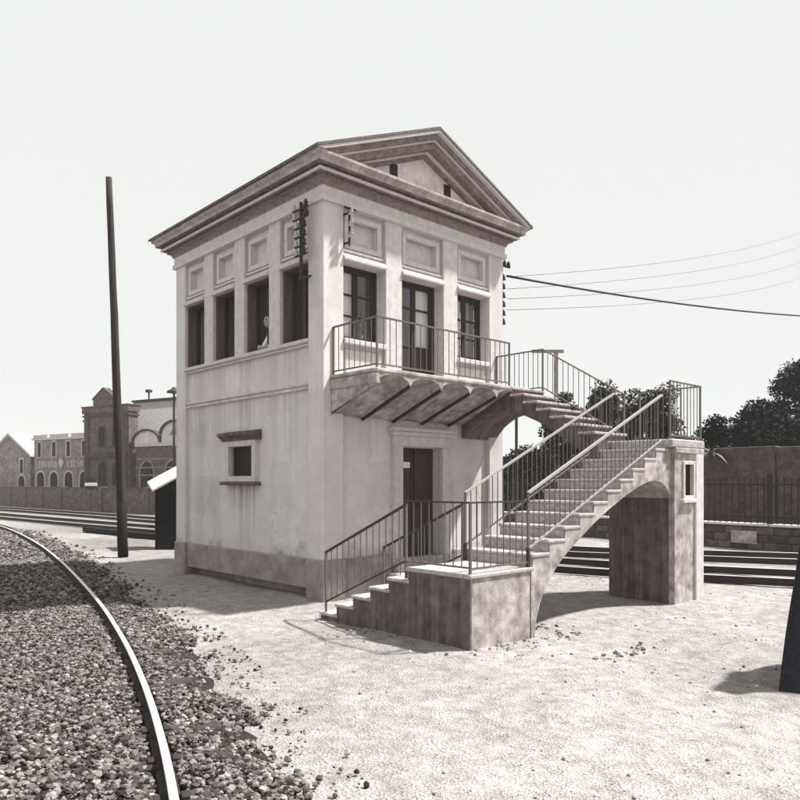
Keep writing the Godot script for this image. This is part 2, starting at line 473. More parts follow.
func glazed_window(cabin: Node3D, xf: Transform3D, x0: float, x1: float, y0: float, y1: float, door: bool) -> void:
	var w := node_part("french_door" if door else "window", cabin, xf)
	var st := mb()
	ring(st, x0 + 0.003, x1 - 0.003, y0 + 0.003, y1 - 0.003, 0.06, -0.36, -0.27)
	build(st, "frame", M.wood_dark, w)
	var mid := (x0 + x1) * 0.5
	for s in 2:
		var a := (x0 + 0.065) if s == 0 else (mid + 0.002)
		var b := (mid - 0.002) if s == 0 else (x1 - 0.065)
		var f := mb()
		ring(f, a, b, y0 + 0.065, y1 - 0.065, 0.055, -0.34, -0.285)
		var yb := y0 + 0.065 + (0.75 if door else 0.42)
		cb(f, Vector3(a + 0.055, yb, -0.335), Vector3(b - 0.055, yb + 0.035, -0.29), 0.004)
		cb(f, Vector3(a + 0.055, y1 - 0.55, -0.335), Vector3(b - 0.055, y1 - 0.515, -0.29), 0.004)
		if door: cb(f, Vector3(a + 0.055, y0 + 0.12, -0.325), Vector3(b - 0.055, yb, -0.305), 0.004)
		build(f, "sash", M.wood_dark, w)
		var g := mb()
		cb(g, Vector3(a + 0.05, (yb if door else y0 + 0.1), -0.3135), Vector3(b - 0.05, y1 - 0.1, -0.3095), 0.001)
		build(g, "pane", M.glass, w)
		if (door and s == 1) or (not door and s == 0):
			var cu := mb(true)
			for q in 24:
				var u0 := a + 0.02 + (b - a - 0.04) * q / 24.0
				var u1 := a + 0.02 + (b - a - 0.04) * (q + 1) / 24.0
				var d0 := -0.385 + 0.012 * sin(q * 1.7)
				var d1 := -0.385 + 0.012 * sin((q + 1) * 1.7)
				face(cu, Vector3(u0, (yb if door else y0) + 0.05, d0), Vector3(u1, (yb if door else y0) + 0.05, d1), Vector3(u1, y1 - 0.04, d1), Vector3(u0, y1 - 0.04, d0), Vector3.BACK)
			build(cu, "curtain", M.curtain, w, Transform3D.IDENTITY, true)

func sliding_window(cabin: Node3D, xf: Transform3D, x0: float, x1: float, y0: float, y1: float) -> void:
	var w := node_part("window", cabin, xf)
	var st := mb()
	ring(st, x0 + 0.022, x1 - 0.022, y0 + 0.006, y1 - 0.026, 0.032, -0.32, -0.27)
	build(st, "frame", M.wood_dark, w)
	var jl := mb()
	cb(jl, Vector3(x0 + 0.0045, y0 + 0.006, -0.385), Vector3(x0 + 0.022, y1 - 0.006, -0.075), 0.003)
	cb(jl, Vector3(x1 - 0.022, y0 + 0.006, -0.385), Vector3(x1 - 0.0045, y1 - 0.006, -0.075), 0.003)
	cb(jl, Vector3(x0 + 0.022, y1 - 0.026, -0.385), Vector3(x1 - 0.022, y1 - 0.006, -0.075), 0.003)
	build(jl, "jamb_lining", M.wood_jamb, w)
	# the sash stands slid open over the far half
	var f := mb()
	ring(f, x0 + 0.054, x0 + 0.46, y0 + 0.04, y1 - 0.06, 0.032, -0.315, -0.28)
	build(f, "sash", M.wood_dark, w)
	var g := mb()
	cb(g, Vector3(x0 + 0.085, y0 + 0.085, -0.299), Vector3(x0 + 0.435, y1 - 0.085, -0.295), 0.001)
	build(g, "pane", M.glass, w)

func build_cabin() -> void:
	var c := thing("signal_cabin", "two storey stucco railway signal cabin with pediment, cornice and pilasters", "signal box")
	var win_lo := 4.70
	var win_hi := 6.13
	for k in 4:
		var xf := face_xf(k)
		var l := W if k % 2 == 0 else D
		var holes := []
		for b in bays(k):
			var is_door: bool = k == 0 and b[0] > 1.6 and b[0] < 3.0
			holes.append(Rect2(b[0], 4.0 if is_door else win_lo, b[1] - b[0], win_hi - (4.0 if is_door else win_lo)))
			holes.append(Rect2(b[0] + 0.17, 6.46, b[1] - b[0] - 0.34, 0.45))
		if k == 0: holes.append(Rect2(1.93, 0.62, 1.10, 2.16))
		if k == 1: holes.append(Rect2(D - 3.325, 2.21, 0.92, 0.63))
		build(wall_with_holes(0.1, l - 0.1, 0.14, 7.2, -0.10, 0.30, holes), "wall", M.wall, c, xf)
		# piers between the windows, lintels, sunk panels and sills
		var bs := bays(k)
		for i in bs.size():
			var a: float = bs[i][0]
			var b: float = bs[i][1]
			if i > 0: box(Vector3(bs[i - 1][1] - 0.004, win_lo - 0.03 if k != 0 else 4.0, -0.392), Vector3(a + 0.004, 7.095, 0.0), "pilaster", M.stucco_clean, c, xf, 0.01)
			var is_door: bool = k == 0 and i == 1
			var lt := mb()
			prism(lt, PackedVector2Array([Vector2(-0.36, win_hi - 0.005), Vector2(0.045, win_hi - 0.005), Vector2(0.05, win_hi + 0.03), Vector2(-0.02, win_hi + 0.12), Vector2(-0.36, win_hi + 0.12)]), Vector3.BACK, Vector3.UP, Vector3.RIGHT, a, b)
			cb(lt, Vector3(a, win_hi + 0.165, -0.2), Vector3(b, win_hi + 0.215, -0.04), 0.01)
			build(lt, "lintel", M.stucco_clean, c, xf)
			var pn := mb()
			ring(pn, a + 0.07, b - 0.07, 6.37, 7.0, 0.098, -0.16, -0.055)
			cb(pn, Vector3(a + 0.14, 6.43, -0.3), Vector3(b - 0.14, 6.94, -0.195), 0.004)
			build(pn, "panel", M.stucco_clean, c, xf)
			if k == 0:
				glazed_window(c, xf, a, b, 4.0 if is_door else win_lo, win_hi, is_door)
			elif k == 1:
				sliding_window(c, xf, a, b, win_lo, win_hi)
			elif k == 3:
				glazed_window(c, xf, a, b, win_lo, win_hi, false)
			if k == 0 and not is_door:
				box(Vector3(a - 0.0, win_lo - 0.09, -0.36), Vector3(b, win_lo + 0.004, 0.05), "sill", M.stucco_clean, c, xf, 0.012)
				box(Vector3(a + 0.08, 4.09, -0.1), Vector3(b - 0.08, win_lo - 0.17, -0.045), "panel", M.stucco_clean, c, xf)
		if k % 2 == 1:
			box(Vector3(0.44, win_lo - 0.07, -0.36), Vector3(l - 0.44, win_lo + 0.004, 0.035), "sill", M.stucco_clean, c, xf, 0.014)
			box(Vector3(0.44, win_lo - 0.12, -0.1), Vector3(l - 0.44, win_lo - 0.07, -0.02), "moulding", M.stucco_clean, c, xf)
			var sc := mb()
			cb(sc, Vector3(0.44, 3.86, -0.12), Vector3(l - 0.44, 3.905, 0.0), 0.01)
			cb(sc, Vector3(0.44, 3.79, -0.12), Vector3(l - 0.44, 3.86, -0.035), 0.01)
			build(sc, "string_course", M.stucco, c, xf)
		# plinth, undercut at the foot between the corner piers
		box(Vector3(0.3, -0.15, -0.42), Vector3(l - 0.3, 0.16, -0.31), "footing", M.plinth, c, xf)
		if k != 0:
			var st := mb()
			cb(st, Vector3(0.5, 0.16, -0.3), Vector3(l - 0.5, 0.70, -0.02), 0.02)
			build(st, "plinth", M.plinth, c, xf)
		else:
			box(Vector3(0.5, -0.1, -0.3), Vector3(1.66, 0.70, -0.02), "plinth", M.plinth, c, xf, 0.02)
			box(Vector3(3.42, -0.1, -0.3), Vector3(4.48, 0.70, -0.02), "plinth", M.plinth, c, xf, 0.02)
	# corner piers
	for q in [Vector2(0, 0), Vector2(W - 0.464, 0), Vector2(0, -D + 0.454), Vector2(W - 0.464, -D + 0.454)]:
		box(Vector3(q.x - (0.004 if q.x > 1.0 else 0.0), 0.2, q.y - 0.454), Vector3(q.x + 0.464, 7.095, q.y), "pilaster", M.wall, c, Transform3D.IDENTITY, 0.014)
		box(Vector3(q.x - 0.035, -0.15, q.y - 0.485), Vector3(q.x + 0.495, 0.715, q.y + 0.035), "pilaster_base", M.plinth, c, Transform3D.IDENTITY, 0.02)
	# floors and ceiling
	box(Vector3(0.3, 3.7, -D + 0.3), Vector3(W - 0.3, 3.98, -0.3), "floor_slab", M.floor_in, c)
	box(Vector3(0.2, 6.98, -D + 0.2), Vector3(W - 0.2, 7.15, -0.2), "ceiling_slab", M.plaster_in, c)
	box(Vector3(0.3, -0.2, -D + 0.3), Vector3(W - 0.3, -0.02, -0.3), "floor_slab", M.floor_in, c)
	# lining of the room
	for k in [2]:
		box(Vector3(0.4, 3.98, -0.42), Vector3(W - 0.4, 6.98, -0.395), "lining", M.plaster_in, c, face_xf(k))
	# entablature
	var frieze := [Vector2(-0.15, 7.075), Vector2(0.06, 7.075), Vector2(0.06, 7.17), Vector2(0.03, 7.18), Vector2(0.03, 7.33), Vector2(0.05, 7.335)]
	var cove := [Vector2(0.05, 7.335)]
	for i in 7:
		var a := i / 6.0 * PI / 2
		cove.append(Vector2(0.06 + 0.10 * (1.0 - cos(a)), 7.345 + 0.09 * sin(a)))
	cove.append_array([Vector2(0.16, 7.445), Vector2(0.13, 7.445), Vector2(0.13, 7.49), Vector2(0.24, 7.49)])
	var fillet := [Vector2(0.24, 7.49), Vector2(0.265, 7.50), Vector2(0.265, 7.535), Vector2(0.20, 7.54)]
	var recess := [Vector2(0.20, 7.54), Vector2(0.20, 7.595), Vector2(0.35, 7.595)]
	var corona := [Vector2(0.35, 7.595), Vector2(0.355, 7.595), Vector2(0.355, 7.66), Vector2(0.37, 7.675), Vector2(0.395, 7.685), Vector2(0.42, 7.705), Vector2(0.42, 7.75), Vector2(0.30, 7.775), Vector2(-0.15, 7.80)]
	for q in [[frieze, "frieze", M.stucco_clean], [cove, "cove_moulding", M.grime_and_shade], [fillet, "fillet", M.stucco_clean], [recess, "recess_moulding", M.grime_and_shade], [corona, "cornice", M.weathered]]:
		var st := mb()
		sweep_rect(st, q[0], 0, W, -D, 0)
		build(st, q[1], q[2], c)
	# pediments: three stepped chevrons and a sunk gable field
	var ex := W * 0.5 + 0.42
	var rise := 1.225
	var sl := rise / ex
	for k in [0, 2]:
		var xf := face_xf(k)
		var node := node_part("pediment", c, xf)
		var steps := [[0.0, 0.055, 0.45], [0.055, 0.16, 0.37], [0.16, 0.19, 0.33], [0.19, 0.32, 0.29], [0.32, 0.35, 0.12], [0.35, 0.43, 0.05]]
		for s in steps:
			var t := mb()
			for side in [-1.0, 1.0]:
				var o0: float = s[0]
				var o1: float = s[1]
				var m := W * 0.5
				# from the ridge down to where the band meets the level cornice
				var top := 8.98
				var base := 7.752
				var xo := minf(ex + 0.03, (top - o0 - base) / sl)
				var xi := minf(ex + 0.03, (top - o1 - base) / sl)
				var poly := PackedVector2Array([Vector2(m, top - o0), Vector2(m + side * xo, top - o0 - xo * sl), Vector2(m + side * xi, top - o1 - xi * sl), Vector2(m, top - o1)])
				prism(t, poly, Vector3.RIGHT, Vector3.UP, Vector3.BACK, -0.25, s[2])
			build(t, "raking_moulding", M.grime_and_shade if s[2] in [0.37, 0.29, 0.05] else M.stucco_clean, node)  # recessed bands take the tone darkened for shade
		var tp := mb()
		prism(tp, PackedVector2Array([Vector2(W * 0.5 - 2.4, 7.7), Vector2(W * 0.5 + 2.4, 7.7), Vector2(W * 0.5, 7.7 + 2.4 * sl)]), Vector3.RIGHT, Vector3.UP, Vector3.BACK, -0.2, -0.02)
		build(tp, "gable_field", M.stucco, node)
		for vx in [1.70, 3.19]:
			var vt := mb()
			ring(vt, vx - 0.1, vx + 0.1, 7.97, 8.23, 0.028, -0.05, -0.004)
			cb(vt, Vector3(vx - 0.075, 7.99, -0.05), Vector3(vx + 0.075, 8.21, -0.012), 0.003)
			build(vt, "vent", M.black_paint, node)
	for side in [-1.0, 1.0]:
		var t := mb()
		var m := W * 0.5
		var xo := ex + 0.05
		prism(t, PackedVector2Array([Vector2(m, 9.035), Vector2(m + side * xo, 9.035 - xo * sl), Vector2(m + side * xo, 8.985 - xo * sl), Vector2(m, 8.985)]), Vector3.RIGHT, Vector3.UP, Vector3.BACK, -D - 0.47, 0.47)
		build(t, "roof", M.roof, c)
	# small window on the shaded side
	var sx := D - 3.325
	var lf := face_xf(1)
	var w := node_part("small_window", c, lf)
	var fr := mb()
	ring(fr, sx - 0.13, sx + 1.05, 2.09, 2.96, 0.13, -0.12, 0.0, 0.01)
	build(fr, "surround", M.stucco_clean, w)
	var hd := mb()
	prism(hd, PackedVector2Array([Vector2(-0.1, 2.95), Vector2(0.02, 2.95), Vector2(0.05, 3.0), Vector2(0.13, 3.06), Vector2(0.13, 3.11), Vector2(-0.1, 3.16)]), Vector3.BACK, Vector3.UP, Vector3.RIGHT, sx - 0.24, sx + 1.16)
	build(hd, "hood", M.stain_and_shade, w)
	var sh := mb()
	cb(sh, Vector3(sx - 0.22, 2.03, -0.1), Vector3(sx + 1.14, 2.11, 0.085), 0.015)
	build(sh, "sill", M.stain_and_shade, w)
	var ff := mb()
	ring(ff, sx + 0.003, sx + 0.917, 2.213, 2.837, 0.03, -0.17, -0.125)
	build(ff, "frame", M.wood_dark, w)
	box(Vector3(sx + 0.03, 2.24, -0.152), Vector3(sx + 0.89, 2.81, -0.148), "pane", M.dark_glass, w, Transform3D.IDENTITY, 0.001)
	# entrance door
	var d := node_part("door", c)
	var ds := mb()
	cb(ds, Vector3(1.70, 0.5, -0.12), Vector3(1.93, 2.80, 0.02), 0.012)
	cb(ds, Vector3(3.03, 0.5, -0.12), Vector3(3.26, 2.80, 0.02), 0.012)
	cb(ds, Vector3(1.70, 2.80, -0.12), Vector3(3.26, 3.00, 0.02), 0.012)
	cb(ds, Vector3(1.64, 3.00, -0.12), Vector3(3.34, 3.09, 0.05), 0.012)
	cb(ds, Vector3(1.60, 3.09, -0.12), Vector3(3.38, 3.16, 0.10), 0.012)
	build(ds, "surround", M.stucco_clean, d)
	box(Vector3(1.55, -0.1, -0.3), Vector3(3.42, 0.36, 0.34), "doorstep", M.tread, d, Transform3D.IDENTITY, 0.02)
	box(Vector3(1.72, 0.36, -0.3), Vector3(3.24, 0.62, 0.10), "doorstep", M.tread, d, Transform3D.IDENTITY, 0.02)
	box(Vector3(1.93, 0.62, -0.31), Vector3(3.03, 2.78, -0.27), "leaf", M.wood_door, d)
	var pn2 := mb()
	for q in [[2.0, 2.44], [2.52, 2.96]]:
		for y in [[0.74, 1.25], [1.35, 1.95], [2.05, 2.68]]:
			ring(pn2, q[0], q[1], y[0], y[1], 0.05, -0.275, -0.245)
	build(pn2, "panel_moulding", M.wood_door, d)
	bar(Vector3(2.48, 0.65, -0.255), Vector3(2.48, 2.76, -0.255), 0.05, 0.05, "meeting_stile", M.wood_door, d)
	box(Vector3(2.10, 2.38, -0.262), Vector3(2.34, 2.50, -0.232), "paper_notice", M.white_paint, d, Transform3D.IDENTITY, 0.002)
	var kn := mb(true)
	lathe(kn, [Vector2(0.0, 0.0), Vector2(0.02, 0.0), Vector2(0.02, 0.03), Vector2(0.035, 0.05), Vector2(0.03, 0.08), Vector2(0, 0.085)], 10)
	build(kn, "door_knob", M.iron, d, Transform3D(Basis(Vector3.RIGHT, PI / 2), Vector3(2.53, 1.62, -0.25)), true)
	# balcony on scalloped corbel vaults
	var bl := node_part("balcony", c)
	var bx0 := 0.17
	var bx1 := 3.70
	var bz := 1.25
	box(Vector3(bx0 - 0.02, 3.93, -0.06), Vector3(bx1, 4.0, bz + 0.025), "slab", M.concrete, bl, Transform3D.IDENTITY, 0.02)
	var pitch := 0.77
	var vt2 := mb(false)
	var nx := 12
	var nz := 8
	for i in 5:
		var x0 := bx0 + i * pitch
		var x1 := minf(x0 + pitch, bx1)
		for a in nx:
			for b in nz:
				var q := []
				for cc in [[0, 0], [1, 0], [1, 1], [0, 1]]:
					var u := float(a + cc[0]) / nx
					var t := float(b + cc[1]) / nz
					q.append(Vector3(lerpf(x0, x0 + pitch, u), vault_y(u, t), lerpf(-0.06, bz, t)))
				if q[1].x > bx1 + 0.01: continue
				face(vt2, q[0], q[1], q[2], q[3], Vector3.DOWN)
		# scalloped front edge
		for a in nx:
			var u0 := float(a) / nx
			var u1 := float(a + 1) / nx
			var pa := Vector3(lerpf(x0, x0 + pitch, u0), vault_y(u0, 1.0), bz)
			var pb := Vector3(lerpf(x0, x0 + pitch, u1), vault_y(u1, 1.0), bz)
			if pb.x > bx1 + 0.01: continue
			face(vt2, pa, pb, Vector3(pb.x, 3.91, bz), Vector3(pa.x, 3.91, bz), Vector3.BACK)
	build(vt2, "corbel_vault", M.concrete, bl)
	var fe := mb()
	for i in 5:
		var x0 := bx0 + i * pitch
		for a in nx:
			var u0 := float(a) / nx
			var u1 := float(a + 1) / nx
			var pa := Vector3(lerpf(x0, x0 + pitch, u0), vault_y(u0, 1.0) - 0.012, bz + 0.004)
			var pb := Vector3(lerpf(x0, x0 + pitch, u1), vault_y(u1, 1.0) - 0.012, bz + 0.004)
			if pb.x > bx1 + 0.01: continue
			face(fe, pa, pb, Vector3(pb.x, 3.93, bz + 0.004), Vector3(pa.x, 3.93, bz + 0.004), Vector3.BACK)
			face(fe, pa, pb, pb - Vector3(0, 0, 0.1), pa - Vector3(0, 0, 0.1), Vector3.DOWN)
	build(fe, "scalloped_edge", M.concrete, bl)
	for i in 5:
		var x := bx0 + i * pitch
		if i == 0:
			var ce := mb()
			prism(ce, PackedVector2Array([Vector2(-0.06, 3.30), Vector2(0.0, 3.34), Vector2(1.25, 3.74), Vector2(1.25, 3.92), Vector2(-0.06, 3.92)]), Vector3.BACK, Vector3.UP, Vector3.RIGHT, x - 0.0, x + 0.07)
			build(ce, "end_wall", M.concrete, bl)
			box(Vector3(x - 0.025, 3.74, -0.05), Vector3(x + 0.06, 3.92, bz + 0.012), "end_fascia", M.concrete, bl)
		else:
			bar(Vector3(x, vault_y(0.0, 0.0) - 0.01, -0.05), Vector3(x, vault_y(0.0, 1.0) - 0.005, bz - 0.01), 0.05, 0.05, "rib", M.iron, bl)
	# balcony railings
	railing(c, Vector3(0.22, 4.0, 0.02), Vector3(0.22, 4.0, 1.20), 0.86, 0.86, 0.145, M.baluster, 0.04, 0.025, 0.07, null, [true, true])
	railing(c, Vector3(0.22, 4.0, 1.20), Vector3(3.70, 4.0, 1.20), 0.86, 0.86, 0.145, M.baluster, 0.04, 0.025, 0.07, null, [false, true])

func vault_y(u: float, t: float) -> float:
	var cusp := lerpf(3.27, 3.755, t)
	var rise := lerpf(0.035, 0.16, t)
	var e := sqrt(maxf(0.0, 1.0 - pow(2.0 * u - 1.0, 2.0)))
	return cusp + rise * pow(e, 0.9)

# ---------------------------------------------------------------- the stairs
func build_stairs() -> void:
	var s := thing("outside_staircase", "masonry outside staircase with arches, pillar and iron railings beside the cabin", "staircase")
	var zf := 4.27
	var zi := 3.07
	# entry steps and first landing
	var y0 := 0.08
	var dy := 0.172
	var zk := []
	for k in 6: zk.append(1.15 + k * 0.395)
	var poly := PackedVector2Array()
	poly.append(Vector2(zk[0], -0.15))
	for k in 5:
		poly.append(Vector2(zk[k] + 0.02, y0 + dy * k - 0.045))
		poly.append(Vector2(zk[k + 1] + 0.02, y0 + dy * k - 0.045))
	poly.append(Vector2(zk[5] + 0.02, 0.895))
	poly.append(Vector2(zf, 0.895))
	poly.append(Vector2(zf, -0.15))
	var st := mb()
	prism(st, poly, Vector3.BACK, Vector3.UP, Vector3.RIGHT, -0.91, 0.34)
	build(st, "landing_block", M.stain_and_shade, s)
	# paler skin on the landing block's sunlit end, sun put into its colour
	box(Vector3(-0.895, -0.1, zf - 0.05), Vector3(0.30, 0.893, zf + 0.012), "sunlit_skin", M.concrete, s, Transform3D.IDENTITY, 0.01)
	for k in 5: box(Vector3(-0.93, y0 + dy * k - 0.05, zk[k] - 0.01), Vector3(0.35, y0 + dy * k, zk[k + 1] + 0.05), "step", M.tread, s, Transform3D.IDENTITY, 0.015)
	box(Vector3(-0.935, 0.885, zk[5] - 0.01), Vector3(0.36, 0.94, zf + 0.035), "landing", M.tread, s, Transform3D.IDENTITY, 0.018)
	# lower flight on its rampant arch
	var n := 11
	var y1 := 0.94
	var y2 := 2.845
	var r := (y2 - y1) / n
	var xa := 0.36
	var xb := 4.15
	var run := (xb - xa) / (n - 1)
	var arch := [Vector2(4.25, 1.90), Vector2(4.17, 1.98), Vector2(4.06, 2.05), Vector2(3.92, 2.105), Vector2(3.73, 2.125), Vector2(3.5, 2.10), Vector2(3.23, 2.03), Vector2(2.85, 1.90), Vector2(2.32, 1.68), Vector2(1.9, 1.48), Vector2(1.5, 1.26), Vector2(1.22, 1.10), Vector2(1.0, 0.95), Vector2(0.8, 0.77), Vector2(0.65, 0.60), Vector2(0.54, 0.42), Vector2(0.46, 0.22), Vector2(0.42, 0.0), Vector2(0.41, -0.15)]
	poly = PackedVector2Array([Vector2(0.33, -0.15), Vector2(0.33, y1 - 0.04)])
	for k in n:
		var lx := xa + k * run + 0.02
		poly.append(Vector2(lx, y1 + r * k - 0.04))
		poly.append(Vector2(lx, y1 + r * (k + 1) - 0.04))
	poly.append(Vector2(4.33, y2 - 0.04))
	poly.append(Vector2(4.33, 1.80))
	for p in arch: poly.append(p)
	st = mb()
	prism(st, poly, Vector3.RIGHT, Vector3.UP, Vector3.BACK, zi, zf)
	build(st, "lower_flight", M.concrete, s)
	for k in range(0, n): box(Vector3(xa + k * run - 0.004, y1 + r * k - 0.03, zi + 0.02), Vector3(xa + k * run + 0.05, y1 + r * (k + 1) - 0.05, zf - 0.02), "riser", M.tread, s, Transform3D.IDENTITY, 0.004)
	for k in range(1, n): box(Vector3(xa + (k - 1) * run - 0.015, y1 + r * k - 0.048, zi - 0.012), Vector3(xa + k * run + 0.03, y1 + r * k, zf + 0.012), "step", M.tread, s, Transform3D.IDENTITY, 0.014)
	# corner pillar with its niche
	var px0 := 4.32
	var px1 := 5.33
	var pz0 := 3.05
	var pz1 := 4.33
	var pw := wall_with_holes(px0, px1, -0.15, 2.70, pz1, 0.18, [Rect2(4.66, 1.86, 0.37, 0.56)])
	build(pw, "pillar_face", M.concrete, s)
	box(Vector3(px0 - 0.004, -0.15, pz0), Vector3(px1 - 0.004, 2.60, pz1 - 0.10), "pillar", M.stain_and_shade, s)
	box(Vector3(4.66, 1.86, pz1 - 0.12), Vector3(5.03, 2.42, pz1 - 0.07), "niche_shade_panel", M.wood_dark, s)  # added dark panel standing in for the shade inside the niche
	box(Vector3(5.05, -0.15, pz1 - 0.1), Vector3(px1 + 0.03, 2.70, pz1 + 0.04), "pillar_pilaster", M.stucco_clean, s, Transform3D.IDENTITY, 0.015)
	var nf := mb()
	ring(nf, 4.60, 5.045, 1.80, 2.47, 0.06, pz1 - 0.05, pz1 + 0.03)
	build(nf, "niche_frame", M.stucco_clean, s)
	box(Vector3(4.53, 1.73, pz1 - 0.05), Vector3(5.048, 1.80, pz1 + 0.07), "niche_sill", M.stucco_clean, s)
	box(Vector3(4.15, 2.70, 3.00), Vector3(5.40, y2, 4.37), "landing", M.tread, s, Transform3D.IDENTITY, 0.02)
	box(Vector3(px0 - 0.02, 2.60, pz0 + 0.02), Vector3(px1 + 0.05, 2.70, pz1 + 0.045), "landing_corbel", M.concrete, s, Transform3D.IDENTITY, 0.015)
	# upper flight up to the balcony, over a small arch against the wall
	var m := 7
	var r2 := (4.0 - y2) / m
	var za := 1.25
	var run2 := 0.315
	poly = PackedVector2Array([Vector2(-0.05, 3.96), Vector2(za, 3.96)])
	for k in range(1, m):
		poly.append(Vector2(za + (k - 1) * run2 - 0.02, 4.0 - r2 * k - 0.04))
		poly.append(Vector2(za + k * run2 - 0.02, 4.0 - r2 * k - 0.04))
	poly.append(Vector2(za + (m - 1) * run2 - 0.02, y2 - 0.04))
	poly.append(Vector2(3.20, y2 - 0.04))
	for p in [Vector2(3.20, 2.42), Vector2(3.0, 2.56), Vector2(2.6, 2.84), Vector2(2.27, 3.05), Vector2(1.9, 3.26), Vector2(1.5, 3.43), Vector2(1.15, 3.52), Vector2(0.85, 3.535), Vector2(0.62, 3.50), Vector2(0.42, 3.42), Vector2(0.22, 3.30), Vector2(0.06, 3.15), Vector2(-0.05, 3.02)]: poly.append(p)
	st = mb()
	prism(st, poly, Vector3.BACK, Vector3.UP, Vector3.RIGHT, 3.69, 4.78)
	build(st, "upper_flight", M.stain_and_shade, s)  # shade of the flight's side and soffit put into its dark colour
	box(Vector3(3.705, 3.945, -0.05), Vector3(4.80, 4.0, za + 0.02), "landing", M.tread, s)
	for k in range(1, m): box(Vector3(3.675, 4.0 - r2 * k - 0.048, za + (k - 1) * run2 - 0.03), Vector3(4.795, 4.0 - r2 * k, za + k * run2 + 0.015), "step", M.tread, s, Transform3D.IDENTITY, 0.014)
	# railings
	var xr := -0.88
	railing(s, Vector3(xr, 0.12, 1.26), Vector3(xr, 0.90, 3.08), 0.89, 0.89, 0.14, M.iron, 0.04, 0.03, 0.12, M.iron, [true, true])
	railing(s, Vector3(xr, 0.94, 3.08), Vector3(xr, 0.94, zf - 0.02), 0.9, 0.9, 0.14, M.iron, 0.035, 0.022, 0.08, null, [false, true])
	railing(s, Vector3(xr, 0.94, zf - 0.02), Vector3(0.30, 0.94, zf - 0.02), 0.9, 0.9, 0.125, M.iron, 0.035, 0.022, 0.07, null, [false, false])
	railing(s, Vector3(0.32, 0.14, 1.26), Vector3(0.32, 0.90, 3.04), 0.87, 0.87, 0.14, M.iron, 0.04, 0.03, 0.12, M.iron, [true, true])
	railing(s, Vector3(0.30, 1.12, zf - 0.02), Vector3(4.02, 2.757, zf - 0.02), 0.83, 0.83, 0.125, M.rail_pale, 0.045, 0.032, 0.07, M.rail_pale, [true, false])
	railing(s, Vector3(0.30, 1.10, zi + 0.03), Vector3(4.40, 2.90, zi + 0.03), 0.84, 0.84, 0.125, M.rail_pale, 0.04, 0.03, 0.07, M.baluster, [true, false])
	bar(Vector3(0.30, 0.94, zf - 0.02), Vector3(0.30, 1.2, zf - 0.02), 0.04, 0.04, "post", M.iron, s)
	bar(Vector3(0.30, 0.94, zi + 0.03), Vector3(0.30, 1.2, zi + 0.03), 0.04, 0.04, "post", M.iron, s)
	railing(s, Vector3(4.21, y2, zf + 0.03), Vector3(5.36, y2, zf + 0.03), 1.0, 1.0, 0.125, M.baluster, 0.035, 0.022, 0.06, null, [true, true])
	railing(s, Vector3(5.36, y2, zf + 0.03), Vector3(5.36, y2, 3.10), 1.0, 1.0, 0.125, M.baluster, 0.035, 0.022, 0.06, null, [false, true])
	railing(s, Vector3(4.74, 4.0, 0.02), Vector3(4.74, 4.0, 1.25), 0.86, 0.86, 0.125, M.baluster, 0.035, 0.025, 0.07, null, [true, false])
	railing(s, Vector3(4.74, 4.0, 1.25), Vector3(4.74, 2.90, 3.12), 0.86, 0.86, 0.125, M.baluster, 0.035, 0.025, 0.07, null, [true, true])

# ---------------------------------------------------------------- line brackets and wires
func insulator_mesh() -> ArrayMesh:
	var st := mb(true)
	lathe(st, [Vector2(0.0, 0.0), Vector2(0.048, 0.0), Vector2(0.052, 0.02), Vector2(0.03, 0.045), Vector2(0.042, 0.06), Vector2(0.04, 0.085), Vector2(0.02, 0.105), Vector2(0.024, 0.125), Vector2(0.0, 0.135)], 10)
	st.index()
	st.generate_normals()
	return st.commit()

